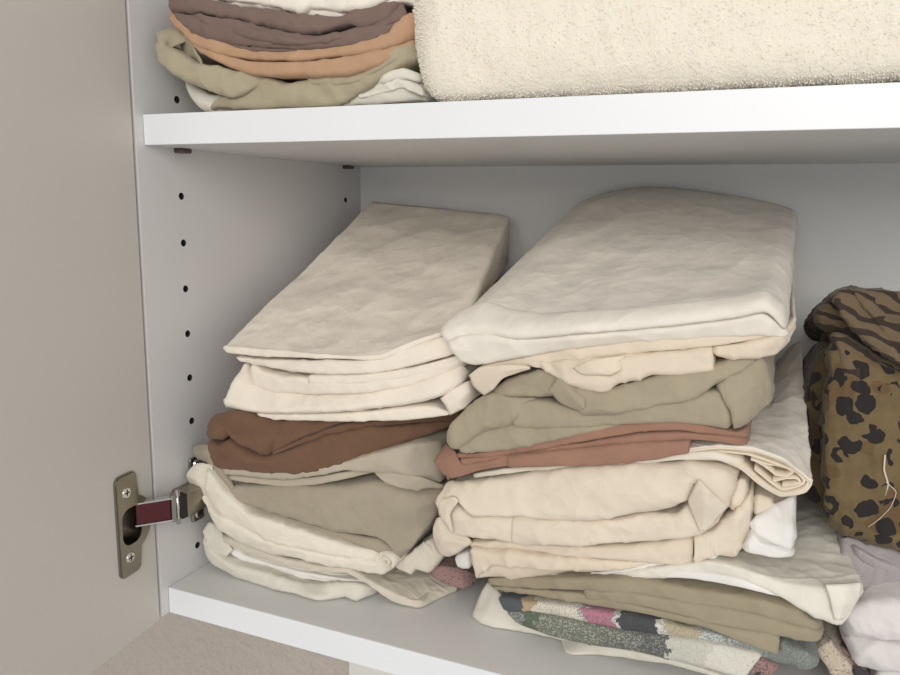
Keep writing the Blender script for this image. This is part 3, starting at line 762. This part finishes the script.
# 6 beige bundle
i = Item('folded_sheet', 'thick beige folded sheet in the middle pile with a diamond-shaped open corner', 'sheet', G2)
fold(i, M['beige2'], c6([(138, 302, 60), (200, 298, 57), (320, 302, 53), (450, 308, 50), (600, 302, 48), (700, 292, 48), (768, 280, 50)]),
     c6([(148, 318, 60), (220, 314, 57), (300, 320, 53), (400, 335, 50), (560, 346, 48), (680, 352, 48), (764, 359, 50)]), amp=0.5, er=0, bmax=5)
fold(i, M['beige2'], c6([(140, 306, 57), (220, 316, 56), (300, 324, 52), (400, 338, 50), (520, 348, 48), (640, 356, 48)]),
     c6([(158, 402, 60), (182, 382, 57), (205, 362, 55), (320, 362, 53), (450, 372, 50), (560, 370, 49), (640, 362, 49)]), amp=0.7, bmax=6, er=2)
patch(i, M['beige2'], [c6([(158, 403, 58), (190, 376, 56), (208, 360, 55), (330, 366, 53)]), c6([(176, 402, 59), (208, 390, 57), (250, 382, 55), (400, 376, 52)]), c6([(205, 400, 61), (240, 402, 60), (262, 414, 58), (440, 384, 55)])], 20, 8, th=1, name='corner_fold')
fold(i, M['beige'], c6([(74, 216, 54), (98, 192, 52), (150, 224, 50), (220, 224, 48), (300, 226, 47), (400, 234, 45), (500, 237, 44), (600, 222, 43)]) + cR([(60, 320, 42), (160, 326, 42), (215, 287, 42), (300, 300, 42), (395, 304, 46)]),
     c6([(84, 272, 54), (130, 280, 52), (220, 290, 49), (300, 301, 47), (450, 303, 45), (600, 294, 43), (700, 284, 42), (790, 275, 42), (845, 232, 50)]), amp=0.6, bmax=5, el=5)
YO[0] = -0.9
fold(i, M['beige'], c6([(268, 228, 47), (300, 229, 47), (400, 237, 45), (500, 240, 44), (600, 226, 43)]) + cR([(60, 328, 42), (160, 333, 42)]),
     c6([(266, 299, 48), (300, 302, 47), (450, 304, 45), (600, 295, 43), (680, 288, 42), (740, 280, 42)]), amp=0.5, bmax=5, el=0, er=3, name='hem_panel')
YO[0] = 0
fold(i, M['beige'], c6([(50, 196, 52), (66, 164, 53), (90, 138, 55), (150, 130, 52), (250, 116, 50), (330, 100, 49), (450, 88, 47), (620, 80, 45), (760, 80, 44), (850, 88, 46), (896, 100, 52)]),
     c6([(62, 240, 52), (84, 200, 48), (102, 180, 46), (150, 224, 46), (220, 223, 45), (300, 225, 45), (400, 233, 43), (500, 236, 42), (600, 216, 41)]) + Z(640, 440, 4.5)([(110, 298, 40), (215, 255, 39), (262, 180, 39), (350, 262, 41), (395, 300, 44), (440, 140, 54)]), amp=0.9, bmax=6, el=6, er=6)
YO[0] = -8
patch(i, M['beige'], [cR([(262, 178, 37), (215, 275, 41), (272, 416, 42)]), cR([(305, 218, 37), (292, 290, 37), (288, 404, 41)]), cR([(396, 300, 43), (372, 330, 42), (290, 412, 42)])], 18, 16, th=1, amp=0.15, name='corner_fold', flat=True)
patch(i, M['beige'], [c6([(60, 182, 50), (50, 200, 52), (62, 240, 52), (88, 276, 52)]), c6([(95, 174, 47), (76, 210, 48), (74, 240, 49), (90, 277, 51)]), c6([(108, 188, 47), (98, 200, 47), (86, 225, 50), (94, 270, 52)])], 18, 12, th=1, amp=0.2, name='corner_fold')
YO[0] = 0
patch(i, M['beige'], [c6([(36, 262, 58), (44, 236, 56), (66, 226, 54)]), c6([(38, 300, 60), (60, 286, 55), (96, 276, 52)]), c6([(58, 338, 62), (78, 322, 57), (136, 292, 54)]), c6([(80, 344, 62), (104, 334, 58), (146, 306, 56)])], 18, 16, th=1.5, amp=0.3, name='hanging_fold')
fold(i, M['beige'], c7([(94, 302, 46), (140, 284, 46), (200, 234, 48), (250, 180, 54)]), c7([(95, 374, 46), (150, 352, 48), (200, 354, 50), (240, 300, 56)]), amp=0.7, bmax=5, el=0)
fold(i, M['beige'], c7([(152, 345, 48), (190, 328, 47), (208, 318, 48)]), c7([(156, 356, 48), (190, 352, 48), (210, 358, 48)]), amp=0.1, depth=50, el=2, er=3, name='hem')
fold(i, M['beige'], c7([(200, 150, 52), (225, 155, 54), (236, 170, 56)]), c7([(170, 240, 50), (205, 238, 52), (232, 228, 56)]), amp=0.3, bmax=4)
fold(i, M['beige'], c7([(248, 190, 58), (290, 205, 60), (311, 238, 62)]), c7([(240, 252, 56), (280, 252, 58), (311, 246, 62)]), amp=0.3, bmax=4)
i.done()
# 7 white sheet with edge layers wrapping to the right
i = Item('folded_sheet', 'off-white sheet in the middle pile, layered edges curled like a scroll at right', 'sheet', G2)
fold(i, M['ivory'], c5([(118, 404, 54), (240, 386, 50), (400, 374, 47), (560, 360, 44), (700, 344, 42), (800, 340, 42), (880, 360, 46)]),
     c5([(120, 416, 54), (240, 398, 50), (400, 388, 47), (560, 378, 44), (700, 364, 42), (800, 362, 42), (880, 386, 46)]), amp=0.3, el=2, bmax=3)
fold(i, M['white'], cR([(60, 62, 44), (230, 34, 42), (350, 23, 41), (520, 36, 42), (650, 82, 44), (779, 186, 48)]),
     cR([(60, 70, 44), (230, 44, 42), (350, 33, 41), (510, 48, 42), (640, 96, 44), (768, 192, 48)]), amp=0.35, el=1.5, er=2, bmax=2,
     back=c7([(0, -120, 220), (100, -120, 220), (200, -120, 220), (300, -140, 220), (340, -190, 220), (372, -210, 200)]), name='layer')
def ribbon(pts, depth=70, th=1.0, name='layer'):
    r0 = cR(pts); r1 = [q + Vector((0, depth * 0.5, 0)) for q in r0]; r2 = [q + Vector((0, depth, 0)) for q in r0]
    patch(i, M['beigel'], [r0, r1, r2], 110, 8, th=th, amp=0.12, name=name)
ribbon([(100, 76, 41), (230, 46, 40), (350, 33, 39), (516, 46, 40), (646, 92, 42), (776, 190, 46), (745, 238, 46), (632, 256, 45), (540, 205, 43), (450, 130, 42), (350, 92, 41), (200, 92, 42)], th=1.3)
ribbon([(240, 56, 42), (350, 44, 41), (506, 58, 42), (636, 104, 43), (752, 188, 46), (728, 222, 46), (640, 240, 45), (560, 196, 43), (470, 122, 42), (360, 80, 41), (230, 76, 42)], th=1.1)
ribbon([(250, 66, 43), (350, 56, 43), (480, 70, 43), (600, 110, 43), (700, 150, 45), (734, 186, 46), (700, 208, 46), (640, 220, 45), (590, 186, 44), (520, 128, 43)], th=1.0)
ribbon([(500, 84, 44), (580, 108, 44), (660, 122, 45), (692, 146, 45), (660, 166, 45), (608, 160, 45), (570, 128, 44), (520, 100, 44)], th=0.9)
ribbon([(600, 190, 45), (650, 180, 45), (700, 176, 46), (716, 190, 46), (680, 200, 46), (640, 204, 45)], th=0.9)
i.done()
# 8 terracotta
i = Item('folded_sheet', 'terracotta folded sheet in the middle pile between olive and beige', 'sheet', G2)
fold(i, M['rust'], c5([(72, 346, 48), (130, 346, 47), (200, 336, 46), (330, 306, 44), (500, 266, 42), (640, 248, 40), (760, 258, 39), (860, 286, 40), (898, 268, 46)]),
     c5([(76, 358, 48), (130, 358, 47), (200, 352, 46), (330, 332, 43), (500, 300, 41), (600, 284, 40), (700, 280, 39), (800, 290, 40), (870, 300, 41), (897, 300, 46)]), amp=0.4, bmax=4, el=2)
fold(i, M['rust'], c5([(80, 362, 46), (200, 355, 44), (330, 335, 42), (500, 303, 40), (600, 287, 39), (700, 283, 38), (870, 303, 40), (897, 306, 46)]),
     c5([(88, 378, 46), (150, 368, 45), (230, 350, 44), (400, 332, 42), (600, 312, 40), (740, 306, 39), (850, 316, 40), (896, 320, 46)]), amp=0.4, bmax=4, el=2)
fold(i, M['rust'], c5([(224, 352, 42), (300, 344, 41), (400, 334, 40), (600, 314, 38), (728, 308, 37)]),
     c5([(228, 379, 42), (300, 381, 41), (420, 378, 40), (560, 368, 38), (660, 356, 37), (728, 345, 37)]), amp=0.35, bmax=3.5, el=0, er=0)
patch(i, M['rust'], [c5([(48, 322, 58), (70, 340, 50), (90, 378, 44), (160, 366, 43), (226, 352, 42)]), c5([(28, 345, 54), (45, 368, 47), (80, 390, 43), (150, 378, 42), (226, 362, 41)]), c5([(11, 368, 54), (28, 398, 50), (60, 418, 46), (140, 396, 44), (226, 382, 42)])], 26, 14, th=1.2, amp=0.3, name='corner_fold')
patch(i, M['rust'], [c5([(48, 322, 58), (66, 344, 62), (78, 380, 56)]), c5([(10, 366, 54), (38, 398, 56), (50, 424, 52)])], 10, 8, th=1, amp=0.2, name='corner_fold')
i.done()
# 9 olive
i = Item('folded_sheet', 'olive-beige folded sheet on the terracotta one in the middle pile, draped front', 'sheet', G2)
fold(i, M['olive'], c4([(62, 592, 46), (100, 572, 45), (190, 548, 45), (300, 545, 43), (420, 535, 41), (520, 530, 40)]),
     c4([(66, 612, 46), (140, 608, 45), (200, 602, 44), (300, 580, 42), (400, 560, 41), (520, 545, 40)]), amp=0.5, bmax=4)
fold(i, M['olive'], c4([(187, 506, 42), (240, 494, 42), (350, 514, 40), (480, 505, 38), (570, 492, 37), (640, 472, 37), (672, 480, 38)]),
     c4([(188, 553, 42), (260, 557, 41), (380, 552, 40), (480, 544, 38), (560, 544, 37), (640, 552, 37), (682, 558, 38)]), amp=0.5, bmax=4, el=2)
fold(i, M['olive'], c4([(42, 580, 46), (60, 545, 48), (100, 505, 50), (152, 474, 50), (190, 490, 46), (244, 490, 44)]),
     c4([(48, 604, 46), (70, 600, 44), (104, 580, 43), (140, 560, 42), (186, 548, 42), (240, 500, 44)]), amp=0.7, bmax=7)
fold(i, M['olive'], c4([(140, 478, 48), (180, 452, 48), (240, 434, 46), (290, 430, 44), (340, 460, 40), (410, 468, 39), (540, 428, 38), (640, 418, 38), (700, 398, 40), (744, 394, 44)]),
     c4([(150, 486, 46), (200, 488, 44), (260, 484, 42), (306, 484, 40), (346, 522, 36), (420, 522, 36), (500, 512, 36), (570, 500, 36), (630, 468, 37), (690, 430, 39), (740, 412, 44)]), amp=1.0, bmax=6)
YO[0] = -4
patch(i, M['olive'], [c4([(268, 470, 40), (290, 440, 38), (312, 432, 42)]), c4([(290, 500, 38), (318, 478, 34), (345, 486, 36)]), c4([(340, 522, 36), (348, 512, 33), (352, 488, 36)])], 12, 12, th=1, amp=0.2, name='corner_fold')
YO[0] = 0
fold(i, M['olive'], c4([(636, 462, 38), (670, 440, 37), (706, 418, 38), (748, 396, 44), (764, 440, 48), (772, 478, 52)]),
     c4([(662, 484, 38), (676, 520, 37), (684, 558, 37), (715, 546, 40), (745, 520, 46), (772, 484, 52)]), amp=0.7, bmax=6)
i.done()
# 10 beige under top
i = Item('folded_sheet', 'beige folded sheet between the white top one and the olive one, middle pile', 'sheet', G2)
fold(i, M['beige2'], c4([(88, 440, 44), (130, 414, 42), (250, 392, 40), (340, 374, 38), (500, 353, 37), (640, 347, 36), (745, 346, 36), (790, 352, 40)]),
     c4([(92, 452, 44), (160, 430, 42), (215, 414, 41), (320, 405, 39), (480, 386, 37), (640, 372, 36), (700, 364, 36), (748, 354, 37), (790, 358, 42)]), amp=0.5, bmax=4)
fold(i, M['beige2'], c4([(214, 414, 40), (300, 404, 38), (370, 402, 38), (450, 392, 37), (540, 384, 36), (633, 378, 36)]),
     c4([(224, 420, 40), (264, 426, 39), (300, 446, 38), (340, 472, 36), (400, 476, 36), (440, 452, 36), (500, 432, 36), (560, 428, 36), (636, 424, 36)]), amp=1.1, bmax=7, er=0)
YO[0] = -6
patch(i, M['beige2'], [c4([(322, 424, 36), (350, 408, 34), (400, 398, 35), (440, 396, 37)]), c4([(340, 436, 34), (380, 432, 32), (412, 420, 33), (425, 408, 36)]), c4([(376, 440, 36), (410, 438, 33), (430, 425, 33), (428, 404, 37)])], 18, 12, th=1, amp=0.3, name='corner_fold')
YO[0] = 0
fold(i, M['beige2'], c4([(632, 372, 38), (700, 364, 36), (748, 350, 36), (790, 340, 42), (818, 318, 52)]),
     c4([(636, 392, 38), (680, 400, 36), (725, 398, 36), (765, 388, 40), (795, 370, 46), (820, 330, 54)]), amp=0.5, bmax=6)
YO[0] = -5
patch(i, M['beige2'], [c4([(86, 440, 44), (110, 422, 40), (160, 416, 38), (216, 414, 40)]), c4([(98, 466, 43), (124, 446, 38), (160, 432, 36), (222, 420, 38)]), c4([(120, 486, 44), (142, 472, 40), (164, 448, 38), (226, 426, 39)])], 20, 14, th=1.2, amp=0.4, name='corner_fold')
YO[0] = 0
i.done()
# 11 top white sheet
i = Item('folded_sheet', 'large white folded sheet on top of the middle pile, domed smooth upper face', 'sheet', G2)
YO[0] = 3
fold(i, M['white'], c4([(34, 360, 36), (70, 350, 34), (120, 345, 33), (200, 352, 32), (260, 346, 31), (400, 337, 29), (600, 318, 28), (700, 304, 29), (756, 296, 31), (803, 344, 36)]),
     c4([(42, 374, 37), (70, 396, 37), (104, 412, 38), (200, 393, 37), (340, 370, 35), (500, 351, 34), (640, 345, 34), (740, 345, 34), (804, 348, 38)]), amp=0.5, bmax=5, el=4, er=2, depth=180)
YO[0] = 0
fold(i, M['white'], c4([(34, 342, 52), (80, 300, 56), (125, 278, 58), (200, 300, 52), (260, 308, 48), (400, 302, 44), (600, 284, 43), (700, 272, 44), (762, 262, 46), (806, 300, 50)]),
     c4([(32, 366, 38), (80, 356, 37), (140, 350, 34), (200, 356, 31), (260, 351, 29), (400, 341, 27), (600, 322, 26), (700, 308, 27), (756, 297, 29), (804, 346, 36)]), amp=0.3, bulge=6, p=0.85, el=5, er=5, byx=True,
     back=c4([(325, 56, 262), (390, 30, 266), (470, 16, 270), (540, 17, 270), (620, 26, 270), (700, 38, 270), (770, 52, 270), (829, 70, 262)]), n=120, fine=0.25)
fold(i, M['white'], c4([(700, 350, 44), (770, 345, 44), (806, 335, 48), (822, 305, 56)]), c4([(700, 372, 46), (770, 375, 48), (800, 362, 52), (824, 325, 58)]), amp=0.4, bmax=5, er=5)
i.done()

# ================================================================ right pile
G4 = 'right pile of printed fabrics and towels'
GROW[:] = [0.05, 240.0]
i = Item('folded_sheet', 'white folded cloth under the white terry towel at the far right', 'sheet', G4)
fold(i, M['bright'], px1([(872, 668, 70), (900, 667, 66), (940, 668, 64), (1010, 672, 64), (1080, 680, 66)]), px1([(874, 700, 70), (900, 712, 64), (940, 720, 62), (1010, 735, 62), (1080, 750, 66)]), amp=0.5)
i.done()
i = Item('printed_fabric', 'beige fabric strips wedged between tan sheet and terry towel, bottom right', 'fabric', G4)
fold(i, M['beigep'], px1([(824, 636, 66), (838, 648, 62), (850, 664, 60), (858, 690, 58)]), px1([(812, 648, 62), (824, 662, 60), (834, 676, 58), (838, 696, 56)]), amp=0.6, depth=80)
fold(i, M['mauvep'], px1([(838, 644, 68), (852, 656, 64), (864, 672, 62), (872, 694, 60)]), px1([(836, 652, 66), (848, 664, 62), (856, 678, 60), (862, 698, 58)]), amp=0.6, depth=80)
i.done()
i = Item('terry_towel', 'white terry towel with a rounded fold at the lower right edge of the photo', 'towel', G4)
fold(i, M['terry'], px1([(838, 620, 68), (846, 604, 64), (866, 597, 60), (900, 595, 56), (960, 596, 55), (1040, 604, 58)]), px1([(840, 632, 66), (850, 634, 62), (870, 637, 58), (900, 640, 56), (960, 644, 55), (1040, 650, 58)]), amp=0.7, bmax=9, p=0.8, el=9)
fold(i, M['terry'], px1([(838, 628, 68), (850, 632, 64), (870, 636, 60), (900, 638, 58), (960, 642, 57), (1040, 650, 60)]), px1([(844, 644, 68), (856, 658, 64), (876, 666, 60), (900, 668, 58), (960, 670, 57), (1040, 676, 60)]), amp=0.7, bmax=9, p=0.8, el=9)
i.done()
i = Item('printed_fabric', 'faded grey printed fabric between the leopard print and the white terry towel', 'fabric', G4)
fold(i, M['greyp'], px1([(838, 536, 96), (856, 540, 92), (880, 548, 88), (910, 554, 86), (960, 562, 86), (1030, 570, 90)]), px1([(842, 562, 84), (852, 582, 76), (866, 598, 70), (900, 600, 66), (960, 606, 66), (1030, 612, 70)]), amp=0.9, bmax=3)
fold(i, M['greyp'], px1([(852, 545, 84), (880, 560, 80), (910, 570, 78), (960, 575, 78)]), px1([(852, 552, 84), (880, 570, 80), (910, 582, 78), (960, 588, 78)]), amp=0.5, bmax=3)
i.done()
GROW[:] = [-0.35, 240.0]
i = Item('leopard_print_fabric', 'leopard print fabric bundle with large black spots at the right edge', 'fabric', G4)
fold(i, M['leo_shade'], px1([(806, 390, 128), (812, 368, 126), (824, 350, 122), (836, 345, 118)]), px1([(806, 470, 126), (812, 494, 122), (822, 508, 118), (836, 516, 114)]), amp=1.2, bmax=8, el=8)
fold(i, M['leo'], px1([(827, 372, 104), (832, 350, 102), (845, 345, 98), (870, 360, 96), (910, 380, 94), (970, 390, 94), (1030, 400, 98)]), px1([(825, 500, 98), (830, 520, 94), (842, 532, 92), (866, 540, 90), (890, 546, 88), (910, 548, 88), (970, 552, 90), (1030, 555, 96)]), amp=1.6, bmax=10, el=7, p=0.7)
tb = bmesh.new()
def thread(pts, r=0.35):
    q = cat(pts, 40); ring = []
    for j, a in enumerate(q):
        d = (q[min(j + 1, 39)] - q[max(j - 1, 0)]).normalized(); u = d.cross(Vector((0, 1, 0.1))).normalized(); v = d.cross(u)
        ring.append([tb.verts.new((a + (u * math.cos(t) + v * math.sin(t)) * r) * S) for t in (0, 2.09, 4.19)])
    for a, b_ in zip(ring, ring[1:]):
        for k in range(3): tb.faces.new((a[k], a[(k + 1) % 3], b_[(k + 1) % 3], b_[k]))
thread(px1([(885, 455, 80), (884, 470, 80), (888, 485, 80), (883, 505, 80)]), 0.6)
thread(px1([(886, 482, 79), (896, 492, 78), (890, 508, 78), (878, 520, 79), (868, 527, 80)]), 0.25)
i.add('loose_thread', tb, M['beige'])
i.done()
i = Item('animal_print_fabric', 'dim brown striped animal print fabric folded on top of the leopard bundle', 'fabric', G4)
fold(i, M['leod'], px1([(833, 334, 100), (858, 344, 98), (880, 368, 96), (905, 388, 94), (960, 400, 94), (1030, 405, 98)]), px1([(836, 342, 97), (842, 362, 94), (853, 387, 91), (872, 418, 88), (905, 440, 86), (960, 448, 86), (1030, 452, 92)]), amp=0.9, bmax=3)
fold(i, M['leod'], px1([(870, 414, 90), (885, 404, 88), (905, 402, 87), (960, 405, 87)]), px1([(876, 432, 87), (884, 450, 85), (896, 455, 84), (910, 454, 84), (960, 458, 84)]), amp=0.7, bmax=3)
fold(i, M['leod'], px1([(842, 322, 108), (860, 334, 105), (885, 354, 102), (910, 370, 100), (960, 380, 98)]), px1([(846, 338, 106), (862, 350, 103), (882, 372, 100), (910, 392, 98), (960, 400, 97)]), amp=0.7, bmax=3)
fold(i, M['leod'], px1([(814, 320, 122), (820, 309, 118), (832, 299, 114), (850, 291, 112)]), px1([(816, 325, 120), (826, 331, 116), (840, 335, 112), (856, 340, 110)]), amp=0.8, bmax=5)
YO[0] = -9
fold(i, M['leod'], px1([(831, 299, 104), (846, 291, 108), (870, 291, 112), (900, 293, 114), (960, 298, 114), (1030, 306, 116)]), px1([(836, 306, 102), (853, 326, 99), (882, 353, 96), (905, 366, 94), (960, 376, 93), (1030, 384, 98)]), amp=1.0, bmax=3)
YO[0] = -12
fold(i, M['leod'], px1([(850, 290, 110), (870, 300, 106), (890, 318, 103), (910, 332, 101), (960, 345, 100)]), px1([(854, 298, 108), (872, 318, 104), (890, 340, 101), (910, 352, 99), (960, 362, 98)]), amp=0.8, bmax=3)
i.done()
YO[0] = 0

# ================================================================ upper shelf
LIM[:] = [1.0, H + T + 0.8]
GROW[:] = [0.0, 225.0]
i = Item('folded_sheet', 'pale grey-white folded sheet lowest of the pile on the upper shelf', 'sheet', G3)
fold(i, M['pale'], cT([(140, 236, 30), (170, 262, 28), (215, 285, 26), (300, 292, 22), (500, 285, 22), (640, 262, 22), (700, 240, 22), (790, 214, 22), (855, 255, 28), (892, 286, 34)]),
     cT([(176, 300, 28), (196, 331, 24), (300, 326, 22), (450, 322, 22), (640, 315, 22), (720, 308, 22), (800, 304, 23), (892, 300, 32)]), amp=1.3, depth=190)
fold(i, M['pale'], cT([(640, 285, 17), (720, 262, 16), (770, 240, 16), (820, 246, 19), (870, 284, 26)]), cT([(650, 300, 17), (730, 284, 16), (790, 270, 16), (830, 282, 19), (880, 297, 26)]), amp=0.9, depth=80, bmax=3)
fold(i, M['pale'], cT([(690, 240, 19), (760, 222, 17), (800, 214, 17), (840, 224, 21)]), cT([(700, 256, 18), (760, 240, 16), (800, 236, 16), (846, 244, 21)]), amp=0.8, depth=80, bmax=3)
i.done()
i = Item('folded_sheet', 'sand-khaki folded sheet on the upper shelf with a gaping left fold', 'sheet', G3)
fold(i, M['sand'], cT([(222, 308, 20), (262, 290, 18), (320, 270, 16), (372, 234, 15), (440, 250, 15), (520, 236, 15), (630, 220, 15), (740, 168, 17), (800, 140, 22), (842, 138, 28)]),
     cT([(212, 329, 18), (300, 327, 17), (450, 321, 17), (600, 317, 17), (660, 286, 17), (720, 240, 17), (790, 200, 20), (842, 180, 26)]), amp=0.9, depth=190)
fold(i, M['sand'], cT([(500, 238, 13), (600, 226, 13), (690, 200, 13), (760, 158, 16), (840, 134, 26)]), cT([(510, 250, 13), (600, 256, 13), (650, 246, 13), (720, 206, 14), (780, 180, 17), (840, 160, 26)]), amp=0.5, bmax=3, depth=60)
fold(i, M['sand'], cT([(56, 130, 14), (120, 160, 13), (172, 195, 12), (240, 210, 12), (330, 222, 13), (400, 236, 16)]),
     cT([(62, 186, 12), (130, 234, 11), (200, 268, 11), (286, 292, 11), (318, 286, 12), (396, 244, 16)]), amp=0.8, depth=190)
patch(i, M['sand'], [cT([(50, 98, 14), (80, 86, 18), (118, 90, 20), (150, 116, 20)]), cT([(52, 116, 10), (66, 106, 11), (80, 120, 12), (88, 150, 14)]), cT([(58, 150, 9), (70, 150, 8), (84, 165, 9), (110, 180, 12)]), cT([(64, 186, 10), (90, 200, 9), (130, 220, 10), (160, 230, 12)])], 22, 18, th=1.4, amp=0.4, name='corner_fold')
patch(i, M['sand'], [cT([(80, 86, 20), (118, 88, 18), (146, 104, 16)]), cT([(110, 120, 26), (140, 140, 20), (158, 150, 13)]), cT([(130, 160, 26), (158, 175, 18), (180, 196, 12)])], 18, 14, th=1.4, amp=0.4, name='corner_fold')
i.done()
i = Item('folded_sheet', 'apricot orange folded sheet on the upper shelf', 'sheet', G3)
fold(i, M['orange'], cT([(98, 34, 20), (120, 56, 18), (170, 92, 16), (260, 132, 14), (345, 156, 13), (500, 156, 13), (640, 140, 13), (760, 108, 17), (800, 60, 22), (852, 40, 28)]),
     cT([(102, 62, 18), (130, 92, 16), (170, 138, 14), (250, 170, 13), (350, 184, 12), (500, 184, 12), (640, 168, 12), (740, 150, 15), (800, 120, 20), (842, 96, 28)]), amp=0.8, depth=180)
fold(i, M['orange'], cT([(150, 120, 14), (200, 150, 13), (300, 180, 12), (350, 188, 11), (500, 188, 11), (640, 172, 11), (740, 154, 14), (830, 120, 24)]),
     cT([(160, 132, 14), (215, 176, 12), (300, 212, 11), (345, 227, 10), (450, 231, 10), (620, 229, 10), (690, 212, 11), (760, 172, 15), (832, 132, 24)]), amp=0.6, depth=180)
i.done()
i = Item('folded_sheet', 'mauve-brown folded sheet on the upper shelf above the apricot one', 'sheet', G3)
fold(i, M['mauve'], cT([(98, 30, 17), (140, 44, 15), (280, 62, 13), (400, 86, 12), (500, 104, 12), (560, 108, 12), (640, 84, 12), (720, 80, 15), (790, 60, 20)]),
     cT([(106, 58, 17), (190, 108, 14), (300, 140, 13), (400, 150, 12), (510, 152, 12), (640, 140, 13), (740, 114, 16), (800, 62, 22)]), amp=0.9, depth=180)
fold(i, M['mauve'], cT([(92, -6, 18), (200, 4, 15), (260, 18, 14), (400, 38, 14), (500, 50, 14), (620, 60, 14), (670, 20, 15), (790, 12, 22)]),
     cT([(98, 28, 17), (170, 40, 14), (280, 58, 12), (400, 84, 11), (520, 104, 11), (560, 96, 11), (640, 76, 12), (690, 84, 14), (750, 66, 18)]), amp=1.1, depth=180)
fold(i, M['mauve'], cT([(168, 44, 12), (260, 62, 11), (360, 96, 10), (440, 116, 10), (520, 122, 10), (600, 100, 11)]), cT([(180, 62, 12), (270, 96, 11), (370, 124, 10), (450, 134, 10), (530, 134, 10), (640, 112, 11)]), amp=0.6, bmax=3, depth=60)
fold(i, M['mauve'], cT([(150, 96, 13), (240, 120, 12), (330, 142, 11), (420, 148, 11)]), cT([(200, 122, 13), (270, 140, 12), (340, 154, 11), (500, 156, 11)]), amp=0.4, bmax=2, depth=60)
patch(i, M['mauve'], [cT([(640, 70, 12), (670, 40, 13), (720, 18, 16), (790, 10, 22)]), cT([(690, 62, 11), (710, 50, 13), (740, 50, 15), (800, 40, 22)]), cT([(700, 90, 13), (730, 78, 12), (752, 66, 14), (800, 60, 22)])], 18, 12, th=1.2, amp=0.3, name='corner_fold')
i.done()
i = Item('folded_sheet', 'white folded sheet on top of the upper shelf pile, cut by the photo edge', 'sheet', G3)
fold(i, M['white'], cT([(150, -60, 26), (300, -70, 22), (500, -70, 20), (700, -70, 22), (860, -60, 30)]), cT([(170, -4, 22), (260, 14, 18), (400, 34, 16), (500, 50, 16), (600, 60, 16), (700, 20, 18), (790, 10, 24), (852, 26, 28)]), amp=1.0, depth=170)
fold(i, M['white'], cT([(215, -30, 16), (330, -20, 15), (420, -12, 14), (540, -20, 14)]), cT([(220, -4, 15), (300, 12, 14), (420, 26, 13), (486, 42, 12), (520, 24, 13), (560, 0, 14)]), amp=0.7, depth=80)
fold(i, M['white'], cT([(500, -10, 14), (600, -12, 13), (720, -20, 15), (780, -30, 20)]), cT([(505, 26, 14), (560, 28, 13), (640, 36, 13), (690, 22, 14), (770, -8, 20)]), amp=0.7, depth=80)
i.done()

# cream towel with deep pile
ti = Item('bath_towel', 'thick fluffy cream bath towel on the upper shelf', 'towel')
GROW[:] = [0.0, 240.0]
fold(ti, M['towelm'], px1([(409, -85, 34), (452, -100, 30), (560, -108, 28), (700, -112, 28), (900, -118, 28), (1060, -125, 30)]),
     px1([(411, 97, 22), (457, 101, 17), (560, 97, 17), (700, 90, 17), (900, 78, 17), (1060, 66, 18)]), amp=0.9, bmax=15, p=0.72, el=24, er=10, n=140, depth=210, name='terry_body')
body = ti.parts[0][1]
rnd = random.Random(8); pile = bmesh.new(); faces = []; acc = 0; cum = []
body.normal_update()
for f in body.faces:
    c = f.calc_center_median()
    if c.y < 0.10 and c.z < 0.44 and (f.normal.y < -0.05 or f.normal.x < -0.3):
        acc += f.calc_area() * (1.0 if c.x < 0.47 else 0.25) * (3.5 if f.normal.x < -0.35 or c.z < (H + T + 6) * S else 1.0); faces.append(f); cum.append(acc)
import bisect
for k in range(16000):
    f = faces[min(len(faces) - 1, bisect.bisect(cum, rnd.random() * acc))]
    vs = [v.co for v in f.verts]; a, b_ = rnd.random(), rnd.random()
    q = (vs[0] * (1 - a) + vs[1] * a) * (1 - b_) + (vs[3] * (1 - a) + vs[2] * a) * b_
    d = (f.normal + Vector((rnd.uniform(-.5, .5), rnd.uniform(-.4, .4), rnd.uniform(-.5, .5)))).normalized()
    L = rnd.uniform(0.5, 1.3) * S; r = 0.32 * S
    u = d.orthogonal().normalized(); v_ = d.cross(u)
    tip = q + d * L
    if tip.z < (H + T + 0.2) * S: tip.z = (H + T + 0.2) * S
    base = [pile.verts.new(q - d * 0.2 * S + (u * math.cos(t) + v_ * math.sin(t)) * r) for t in (0, 2.09, 4.19)]
    mid = [pile.verts.new(q + d * L * 0.6 + (u * math.cos(t) + v_ * math.sin(t)) * r * 1.1) for t in (0, 2.09, 4.19)]
    tv = pile.verts.new(tip)
    for j in range(3):
        pile.faces.new((base[j], base[(j + 1) % 3], mid[(j + 1) % 3], mid[j])); pile.faces.new((mid[j], mid[(j + 1) % 3], tv))
M['pile'] = cloth('cream_terry_loops', (244, 239, 227), 0.02, 0.2)
ti.add('terry_pile', pile, M['pile'])
nt_ = M['towelm'].node_tree
for n_ in nt_.nodes:
    if n_.type == 'BUMP' and n_.inputs['Distance'].default_value < 0.001: n_.inputs['Distance'].default_value = 0.0016; n_.inputs['Strength'].default_value = 0.55
    if n_.type == 'TEX_NOISE' and abs(n_.inputs['Scale'].default_value - 1400) < 1: n_.inputs['Scale'].default_value = 620
tb_ = M['towelm'].node_tree.nodes['Principled BSDF']; tb_.inputs['Subsurface Weight'].default_value = 0.5; tb_.inputs['Subsurface Radius'].default_value = (1, 0.9, 0.75); tb_.inputs['Subsurface Scale'].default_value = 0.006
troot = ti.done()
for ch in troot.children:
    if ch.name.startswith('terry_pile'): ch['kind'] = 'stuff'
